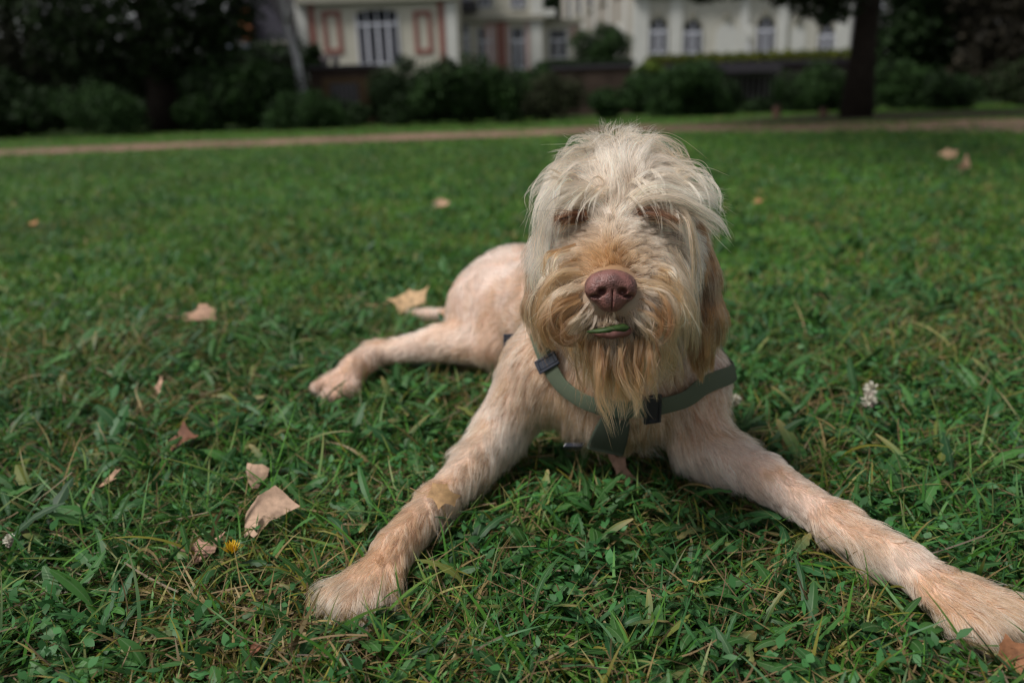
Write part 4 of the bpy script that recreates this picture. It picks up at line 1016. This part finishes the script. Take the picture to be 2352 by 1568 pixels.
tree(1967, 14.6, .6, 8, crown_px([(1900, -60, 90, 60, -1), (1868, 18, 52, 24, -.8), (1908, 40, 34, 20, -1), (1935, 8, 50, 26, -.5), (1820, -20, 60, 30, -1), (1620, -8, 34, 14, -1.5), (1700, -60, 120, 40, -1.5), (2050, -120, 160, 70, 0),
      (1960, -260, 300, 130, 0), (1650, -200, 160, 90, -1), (2250, -220, 180, 110, 0)], 14.6)+[((.6, 8, 7.2), (2.0, 2.6, .8)), ((2.2, 11, 7.5), (2.6, 2.4, 1)), ((4.4, 13, 7.6), (2.8, 2.4, 1)), ((-.2, 5.2, 7.2), (1.3, 1.6, .7)), ((-.9, 3.2, 7.2), (.9, 1.1, .6)), ((6.5, 12, 7), (2.6, 2.6, 1.2)), ((-.5, 10.3, 7.4), (1.6, 1.4, .8))], 46000, .085, (.012, .024, .010), (.030, .05, .018),  # world-space clumps: unseen overhead, added to shade the right lawn and path
     'tall dark trunk at right with a few leafy branches hanging above it', r=.21, seed=11, lean=.16)
tree(2090, 24, .5, 7, crown_px([(2100, 60, 90, 80, 0), (2160, -20, 110, 90, 0), (2060, 110, 60, 50, 0), (2200, 90, 90, 60, 0), (2080, -130, 130, 90, 0)], 24), 12000, .11, DG0, DG1,
     'dark evergreen tree right of the dark trunk', r=.22, seed=13)
tree(2330, 22, .5, 7, crown_px([(2330, 60, 110, 110, 0), (2400, -40, 140, 130, 0), (2280, 130, 80, 60, 0), (2300, -100, 120, 100, 0), (2500, 100, 140, 120, 0)], 22), 11000, .11, (.020, .018, .013), (.035, .030, .02),
     'dull brownish tree at the upper right corner', r=.22, seed=15)
tree(1285, 74, .5, 9, crown_px([(1285, -10, 40, 50, 0), (1262, 30, 26, 30, 0), (1310, -60, 60, 60, 0)], 74), 5000, .2, DG0, DG1, 'far dark tree behind the flat roofed annex', r=.3, seed=17)
# tall hedges closing the garden
def hedge(px0, px1, pyt, pyb, Y, c0, c1, lab, dep=1.0, n=9000, size=.1):
    a = ky(px0, pyt, Y); b = ky(px1, pyt, Y); bot = max(0, ky((px0+px1)/2, pyb, Y)[2]); bot = 0 if bot < .6 else bot
    top = (a[2]+b[2])/2; t = empty('hedge', ((a[0]+b[0])/2, Y, bot)); tag(t, lab, 'hedge')
    k = max(3, int(abs(b[0]-a[0])/((top-bot)*.8+.1))); bl = []
    for i in range(k): bl.append(((a[0]+(b[0]-a[0])*(i+.5)/k, Y, (top+bot)/2), (abs(b[0]-a[0])/k*.72, dep/2, (top-bot)*.52)))
    foliage('foliage', bl, n, size, c0, c1, t, seed=int(px0+4000))
    mb = MB(); mb.box(a[0]+.1, b[0]-.1, Y-dep*.12, Y+dep*.12, bot, top-(top-bot)*.25); mb.build('branches', M_bark, t)
hedge(-400, 700, 105, 290, 30, DG0, DG1, 'long tall dark hedge behind the left hand trees', 1.6, 16000, .13)
hedge(1245, 1452, 137, 158, 25.6, DG0, DG1, 'clipped dark hedge on top of the brown wall left of the white building', .7, 5000, .06)
hedge(1488, 1960, 119, 152, 26.2, (.05, .07, .012), (.11, .12, .02), 'yellow green hedge in front of the white building', .8, 8000, .06)
hedge(1950, 2900, 118, 256, 31, DG0, DG1, 'long dark hedge behind the right hand trees', 1.4, 12000, .13)
hedge(860, 1250, 170, 276, 22.6, DG0, DG1, 'long dark hedge behind the shrubs below the villa', 1.0, 14000, .07)
hedge(1445, 1640, 160, 268, 23.6, DG0, DG1, 'dark hedge behind the rounded shrub below the white building', .9, 7000, .07)
# pale leaning trunk
t = empty('birch_tree', tuple(ky(697, 225, 21.5)*np.array([1, 1, 0]))); tag(t, 'slim pale leaning trunk left of the villa, partly hidden by shrubs', 'tree')
pts = [ky(700, 285, 21.5), ky(694, 215, 21.5), ky(680, 130, 21.5), ky(660, 70, 21.5), ky(645, -10, 21.5), ky(640, -120, 21.5)]
MB().tube([tuple(p) for p in pts], [.13, .11, .10, .07, .07, .05], 10).build('trunk', M_birch, t, smooth=True)
MB().tube([tuple(ky(658, 60, 21.5)), tuple(ky(668, 20, 21.4)), tuple(ky(672, -40, 21.3))], [.06, .05, .03], 8).build('branch', M_birch, t, smooth=True)

# ================================================================== buildings
CRM = mat('cream_render', (.45, .43, .37), .9, .15, noise=1.2, var=.08, bump=.01, bscale=8)
WHT = mat('white_stone', (.46, .445, .40), .9, .15, noise=1.5, var=.09, bump=.01, bscale=8)
WH2 = mat('pale_stone_trim', (.50, .50, .48), .85, .2, noise=2, var=.06)
BRK = mat('red_brick', (.23, .10, .085), .9, .15, noise=6, var=.2)
PNK = mat('faded_pink_render', (.42, .30, .28), .9, .15, noise=3, var=.12)
CRN = mat('grey_cornice', (.27, .26, .22), .9, .15, noise=3, var=.12)
GLS = mat('window_glass', (.007, .009, .013), .3, .08)
CUR = mat('grey_curtain', (.08, .076, .095), .8, .2)
FRM = mat('window_frame', (.50, .51, .58), .6, .3)
SLT = mat('slate', (.045, .042, .058), .7, .3, noise=6, var=.25)
BRW = mat('brown_brick', (.055, .040, .032), .9, .1, noise=2, var=.4, bump=.02, bscale=10)
DRK = mat('dark_iron', (.035, .032, .04), .6, .4)
GRY = mat('grey_stone', (.16, .155, .16), .9, .15, noise=2, var=.2)
def rc_(x0, x1, y0, y1, Y):
    c = ky((x0+x1)/2, (y0+y1)/2, Y); s = Y/FPX/FWD[1]
    s = abs(ky((x0+x1)/2+50, (y0+y1)/2, Y)[0]-ky((x0+x1)/2-50, (y0+y1)/2, Y)[0])/100
    sz = abs(ky((x0+x1)/2, (y0+y1)/2+50, Y)[2]-ky((x0+x1)/2, (y0+y1)/2-50, Y)[2])/100
    return c[0]-(x1-x0)/2*s, c[0]+(x1-x0)/2*s, c[2]-(y1-y0)/2*sz, c[2]+(y1-y0)/2*sz
def bx(name, x0, x1, y0, y1, Y, d, m, par, back=0):
    a, b, z0, z1 = rc_(x0, x1, y0, y1, Y); return MB().box(a, b, Y-d, Y+back, z0, z1).build(name, m, par)
def arch(x0, x1, z0, z1, rise, n=10):
    cx = (x0+x1)/2; hw = (x1-x0)/2; p = [(x0, z0), (x1, z0)]
    for i in range(n+1):
        a = math.pi*i/n; p.append((cx+hw*math.cos(a), z1-rise+rise*math.sin(a)))
    return p
def window(x0, x1, y0, y1, Y, par, rise=0., bars=1, tr=.3, curt=True, surround=None):
    a, b, z0, z1 = rc_(x0, x1, y0, y1, Y); w_ = b-a; h_ = z1-z0; rs = rise*w_
    t = MB().prism(arch(a, b, z0, z1, max(rs, .001)), Y-.02, Y+.05).build('window', GLS, par)
    fr = MB(); f = .09
    fr.box(a, a+f, Y-.07, Y-.022, z0, z1-rs); fr.box(b-f, b, Y-.07, Y-.022, z0, z1-rs)
    zt = z1-h_*tr; fr.box(a+f, b-f, Y-.071, Y-.022, zt-.06, zt+.06); fr.box(a+f, b-f, Y-.071, Y-.022, z0, z0+.08)
    for i in range(bars):
        x = a+w_*(i+1)/(bars+1); fr.box(x-.07, x+.07, Y-.069, Y-.022, z0+.08, zt-.06); fr.box(x-.03, x+.03, Y-.069, Y-.022, zt+.06, z1-rs*.15-.03)
    fo = link('frame', bpy.data.meshes.new('frame'), FRM, t); fo.data.from_pydata(fr.v, [], fr.f); fo.matrix_parent_inverse = Matrix()
    if curt:
        cu = MB()
        for i in range(bars+1):
            xa = a+w_*i/(bars+1)+f; xb = a+w_*(i+1)/(bars+1)-f; q = (xb-xa)*.36; s = 0 if i % 2 else q*.9
            cu.box(xa+s, xa+s+q, Y-.021, Y-.0205, z0+.1, zt-.1)
        co = link('curtain', bpy.data.meshes.new('curtain'), CUR, t); co.data.from_pydata(cu.v, [], cu.f); co.matrix_parent_inverse = Matrix()
    return t
def bld(name, lab, Y, cx): t = empty(name, (ky(cx, 150, Y)[0], Y, 0)); tag(t, lab, 'building'); return t
# villa with red brick trim
Y = 42; A = bld('villa', 'cream villa with red brick trim and a wide arched window, left of centre', Y, 870)
a, b, z0, z1 = rc_(684, 1050, -170, 160, Y); MB().box(a, b, Y, Y+9, 0, z1).build('wall', CRM, A)
MB().prism([(a-.4, z1), (b+.4, z1), (b-1.2, z1+3), (a+1.2, z1+3)], Y-.3, Y+9.3).build('roof', SLT, A)
bx('cornice', 680, 1054, -9, 6, Y, .35, CRN, A); bx('cornice', 682, 1052, -38, -30, Y, .2, CRN, A)
bx('brick_strip', 714, 728, 7, 185, Y, .06, BRK, A); bx('brick_strip', 1009, 1023, 7, 185, Y, .06, BRK, A)
bx('pilaster', 1026, 1051, 7, 185, Y, .12, WH2, A); bx('pilaster', 685, 708, 7, 185, Y, .10, WH2, A)
for x0, x1 in ((742, 786), (951, 993)):
    a, b, z0, z1 = rc_(x0, x1, 26, 124, Y); g = (b-a)*.24
    mb = MB(); mb.box(a, a+g, Y-.05, Y, z0, z1); mb.box(b-g, b, Y-.05, Y, z0, z1); mb.box(a+g, b-g, Y-.05, Y, z1-g, z1); mb.box(a+g, b-g, Y-.05, Y, z0, z0+g)
    mb.build('brick_frame', BRK, A)
window(820, 917, 23, 150, Y, A, rise=.10, bars=3, tr=.26)
window(830, 905, -95, -20, Y, A, rise=.1, bars=3)
# lower wing with pink and red columns
Y = 46; B = bld('villa_wing', 'set back two storey wing of the villa with pink and red columns and French windows', Y, 1150)
a, b, z0, z1 = rc_(1050, 1247, -170, 170, Y); MB().box(a+.05, b, Y, Y+8, 0, z1).build('wall', CRM, B)
MB().prism([(a-.3, z1), (b+.4, z1), (b-1, z1+2.5), (a+1, z1+2.5)], Y-.3, Y+8.3).build('roof', SLT, B)
bx('cornice', 1052, 1250, 38, 50, Y, .3, CRN, B); bx('pilaster', 1218, 1245, 51, 170, Y, .15, WH2, B); bx('pilaster', 1218, 1245, -60, 37, Y, .12, WH2, B)
bx('column', 1143, 1160, 51, 162, Y, .16, BRK, B); bx('column', 1114, 1141, 51, 162, Y, .05, PNK, B); bx('column', 1162, 1170, 51, 162, Y, .05, PNK, B); bx('column', 1207, 1217, 51, 165, Y, .08, PNK, B)
window(1060, 1079, 57, 130, Y, B, tr=.35, bars=1); window(1098, 1131, 66, 150, Y-.02, B, tr=.35, bars=1); window(1173, 1206, 66, 160, Y, B, tr=.3, bars=1)
window(1098, 1130, -50, 19, Y, B, tr=.3); window(1172, 1206, -50, 19, Y, B, tr=.3); window(1060, 1082, -50, 16, Y, B, tr=.3)
bx('balcony', 1053, 1096, 5, 30, Y, .5, DRK, B)
Y = 47; Cc = bld('garden_pavilion', 'low flat roofed annex with one window between the villa wing and the white building', Y, 1290)
a, b, z0, z1 = rc_(1247, 1335, 50, 165, Y); MB().box(a, b, Y, Y+5, 0, z1).build('wall', WHT, Cc)
bx('cornice', 1245, 1340, 44, 54, Y, .25, CRN, Cc); window(1262, 1302, 70, 135, Y, Cc, tr=.35); bx('brick_strip', 1308, 1330, 60, 95, Y, .05, PNK, Cc)
o = bx('parasol_canopy', 1246, 1274, 24, 40, 46.5, .6, WH2, None); 
tag(o, 'small white awning on the flat roof of the annex', 'awning'); o.name = 'rolled_awning'
# white building with arched windows
Y = 44; W_ = bld('white_building', 'long white building with arched windows and pilasters, right of centre in the background', Y, 1700)
a, b, z0, z1 = rc_(1452, 1962, -200, 160, Y); MB().box(a, b, Y, Y+14, 0, z1).build('wall', WHT, W_)
MB().prism([(a-.4, z1), (b+.4, z1), (b-1.5, z1+3), (a+1.5, z1+3)], Y-.4, Y+14.4).build('roof', SLT, W_)
s0 = ky(1306, 27, 62); s1 = ky(1455, 0, 46)
# side wing running back to the left, seen at an angle
sa = ky(1290, 60, 66); sb = np.array([a, Y, 0]); mbs = MB()
dx = sb[0]-sa[0]; dy = sb[1]-66; ln = math.hypot(dx, dy); ux, uy = dx/ln, dy/ln
def sidebox(u0, u1, za, zb, th, name, m):
    nx_, ny_ = uy, -ux
    if ny_ > 0: nx_, ny_ = -nx_, -ny_
    V_ = []
    for z in (za, zb):
        for u, q in ((u0, 0), (u1, 0), (u1, th), (u0, th)): V_.append((sa[0]+ux*u+nx_*q, 66+uy*u+ny_*q, z))
    me = bpy.data.meshes.new(name); me.from_pydata(V_, [], [(3, 2, 1, 0), (4, 5, 6, 7), (0, 1, 5, 4), (1, 2, 6, 5), (2, 3, 7, 6), (3, 0, 4, 7)]); me.update(); return link(name, me, m, W_)
sidebox(0, ln-.3, 0, 13, -.6, 'side_wall', mat('side_wing_stone', (.30, .28, .25), .9, .1, noise=1, var=.15))  # side wing in a darker grey than the front
for i in range(5):
    u = ln*(.12+.18*i); sidebox(u, u+1.3, 6.1, 7.6, .05, 'side_window', GLS); sidebox(u-.2, u+1.5, 5.8, 6.0, .12, 'side_sill', CRN); sidebox(u+2.0, u+2.5, .5, 12, .08, 'side_pilaster', WH2)
    sidebox(u, u+1.3, 1.6, 4.4, .05, 'side_window', GLS if i < 3 else WH2)
for x0, x1 in ((1458, 1488), (1597+6, 1625), (1790, 1808), (1925, 1950)): pass
for x0, x1 in ((1454, 1490), (1540, 1568), (1702, 1722), (1790, 1812), (1925, 1958)): bx('pilaster', x0, x1, -190, 160, Y, .14, WH2, W_)
bx('cornice', 1452, 1962, -24, -14, Y, .4, CRN, W_)
for x0, x1, y0, y1, kind in ((1493, 1531, 45, 124, 0), (1571, 1610, 49, 124, 0), (1643, 1696, 50, 124, 1), (1739, 1777, 42, 122, 0), (1815, 1850, 58, 122, 1), (1880, 1915, 60, 124, 0)):
    aa, bb, za, zb = rc_(x0-6, x1+6, y0-7, y1, Y); MB().prism(arch(aa, bb, za, zb, (bb-aa)/2), Y-.012, Y+.02).build('arch_moulding', CRN if kind == 0 else CRM, W_)
    if kind == 0: window(x0, x1, y0, y1, Y-.02, W_, rise=.48, bars=1, tr=.36)
    else:
        aa, bb, za, zb = rc_(x0, x1, y0+3, y1, Y); MB().prism(arch(aa, bb, za, zb, (bb-aa)/2), Y-.04, Y+.02).build('blind_arch', WH2, W_)
    aa, bb, za, zb = rc_((x0+x1)/2-7, (x0+x1)/2+7, y0-24, y0-6, Y); MB().prism([(aa, za), (bb, za), (bb-.05, zb), (aa+.05, zb)], Y-.16, Y).build('keystone', CRN, W_)
    window(x0, x1, y0-130, y0-62, Y-.02, W_, rise=.48, bars=1, tr=.36)
t = empty('wall_lantern', tuple(ky(1722, 80, 44))); tag(t, 'small pale lantern on a post in front of the white building', 'lantern')
q = ky(1722, 78, 43); MB().tube([(q[0], 43, 0), (q[0], 43, q[2]-.2)], [.05, .04], 8).build('post', FRM, t); MB().prism([(q[0]-.14, q[2]-.2), (q[0]+.14, q[2]-.2), (q[0]+.22, q[2]+.2), (q[0], q[2]+.38), (q[0]-.22, q[2]+.2)], 42.85, 43.15).build('lamp_head', WH2, t)
# slate mansard house on the left
Y = 40; M_ = bld('mansard_house', 'house with a steep dark slate roof beside the pale trunk, left of the villa', Y, 610)
a, b, z0, z1 = rc_(520, 668, 100, 190, Y); MB().box(a, b, Y, Y+9, 0, z1).build('wall', GRY, M_)
aa, bb, za, zb = rc_(566, 640, -60, 100, Y); MB().prism([(a-.2, za), (b+.15, za), (b-1.1, zb), (a+1.0, zb)], Y-.3, Y+9.3).build('roof', SLT, M_)
bx('chimney', 560, 580, 20, 98, Y-.35, .5, mat('orange_brick', (.25, .10, .05), .9, .1), M_); bx('gutter', 540, 668, 99, 106, Y-.1, .5, CRN, M_); bx('awning', 520, 585, 106, 114, Y-.3, .9, mat('bluish_canopy', (.12, .14, .18), .8), M_)
# grey building at the far right
Y = 60; R_ = bld('grey_building', 'plain grey building glimpsed between the dark trunk and the evergreen', Y, 2050)
a, b, z0, z1 = rc_(1960, 2400, -200, 150, Y); MB().box(a, b, Y, Y+10, 0, z1).build('wall', GRY, R_); bx('cornice', 1958, 2402, -60, -50, Y, .4, CRN, R_)
for i in range(4): window(2000+i*90, 2030+i*90, -30, 30, Y, R_, tr=.3)
# low garden walls
Y = 23.5
def gwall(x0, x1, yt, Y, d, m, lab):
    a, b, z0, z1 = rc_(x0, x1, yt, 260, Y); t = empty('garden_wall', ((a+b)/2, Y, 0)); tag(t, lab, 'wall')
    MB().box(a, b, Y, Y+d, 0, z1).build('wall_face', m, t); MB().box(a-.05, b+.05, Y-.06, Y+d+.05, z1, z1+.09).build('coping', GRY if m is GRY else DRK, t); return t
g = gwall(715, 862, 158, Y, 1.5, BRW, 'brown brick garden wall with an old grey door, left of the tall dark shrub')
a, b, z0, z1 = rc_(762, 826, 192, 275, Y); d_ = MB().box(a, b, Y-.05, Y-.003, 0, z1).build('door', GRY, g)
mb = MB(); 
for i in range(6): x = a+(b-a)*(i+.5)/6; mb.box(x-.02, x+.02, Y-.09, Y-.052, z1*.45, z1-.05)
fo = link('bars', bpy.data.meshes.new('bars'), DRK, d_); fo.data.from_pydata(mb.v, [], mb.f); fo.matrix_parent_inverse = Matrix()
mb = MB(); mb.box(a-.2, a, Y-.08, Y-.003, 0, z1+.15); mb.box(b, b+.35, Y-.08, Y-.003, 0, z1+.15); mb.box(a, b, Y-.08, Y-.003, z1, z1+.15); mb.build('door_surround', mat('ochre_brick', (.10, .065, .035), .9), g)
for i, x in enumerate((868, 900, 932)):
    pass
for x, lab in ((748, 'left one of two small flower pots on the brown garden wall'), (772, 'right one of two small flower pots on the brown garden wall')):
    c = ky(x, 154, 23.9); zt = rc_(715, 862, 158, 260, Y)[3]+.09; t = empty('flower_pot', (c[0], 23.9, zt)); tag(t, lab, 'flower pot', 'flower pots on the garden wall')
    MB().tube([(c[0], 23.9, zt), (c[0], 23.9, zt+.16)], [.07, .10], 10).build('pot', GRY, t)
    foliage('flowers', [((c[0], 23.9, zt+.22), (.14, .12, .09))], 160, .03, (.30, .24, .27), (.45, .38, .42), t, seed=x)
gwall(1240, 1452, 158, 25, 1.2, BRW, 'dark brown wall below the clipped hedge, left of the white building')
g = gwall(1485, 1965, 150, 25.4, 1.6, mat('dark_plum_wall', (.038, .028, .032), .9, .1, noise=2, var=.3), 'dark terrace wall with a grille below the yellow green hedge')
mb = MB(); Yg = 25.3
for i in range(9):
    a, b, z0, z1 = rc_(1668+i*13, 1672+i*13, 175, 250, Yg); mb.box(a, b, Yg-.05, Yg, .1, z1)
a, b, z0, z1 = rc_(1660, 1782, 168, 176, Yg); mb.box(a, b, Yg-.07, Yg-.001, z0, z1); mb.build('grille', GRY, g)
a, b, z0, z1 = rc_(1640, 1790, 152, 166, 24.8); MB().box(a, b, 24.6, 25.33, z0, z1).build('canopy', DRK, g)
a, b, z0, z1 = rc_(1454, 1530, 150, 168, 24.5); t = shrub(1450, 1525, 148, 178, 24.4, (.06, .10, .015), (.10, .15, .025), 'small lime green shrub at the left end of the terrace wall', 2200, 5)
# wooden posts by the path
for x, y0, y1, lab in ((1783, 240, 270, 'left wooden post of the pair by the path near the dark trunk'), (1890, 246, 268, 'right wooden post of the pair by the path, close to the dark trunk')):
    b0 = kz(x, y1, 0); tp_ = ky(x, y0, b0[1])[2]; t = empty('wooden_post', tuple(b0)); tag(t, lab, 'post', 'wooden posts by the path')
    MB().tube([(b0[0], b0[1], 0), (b0[0], b0[1], tp_*.9)], [.075, .07], 12).build('shaft', mat('old_wood', (.10, .06, .045), .9, .1, noise=9), t); MB().tube([(b0[0], b0[1], tp_*.9), (b0[0], b0[1], tp_)], [.085, .03], 12).build('cap', M_bark, t)
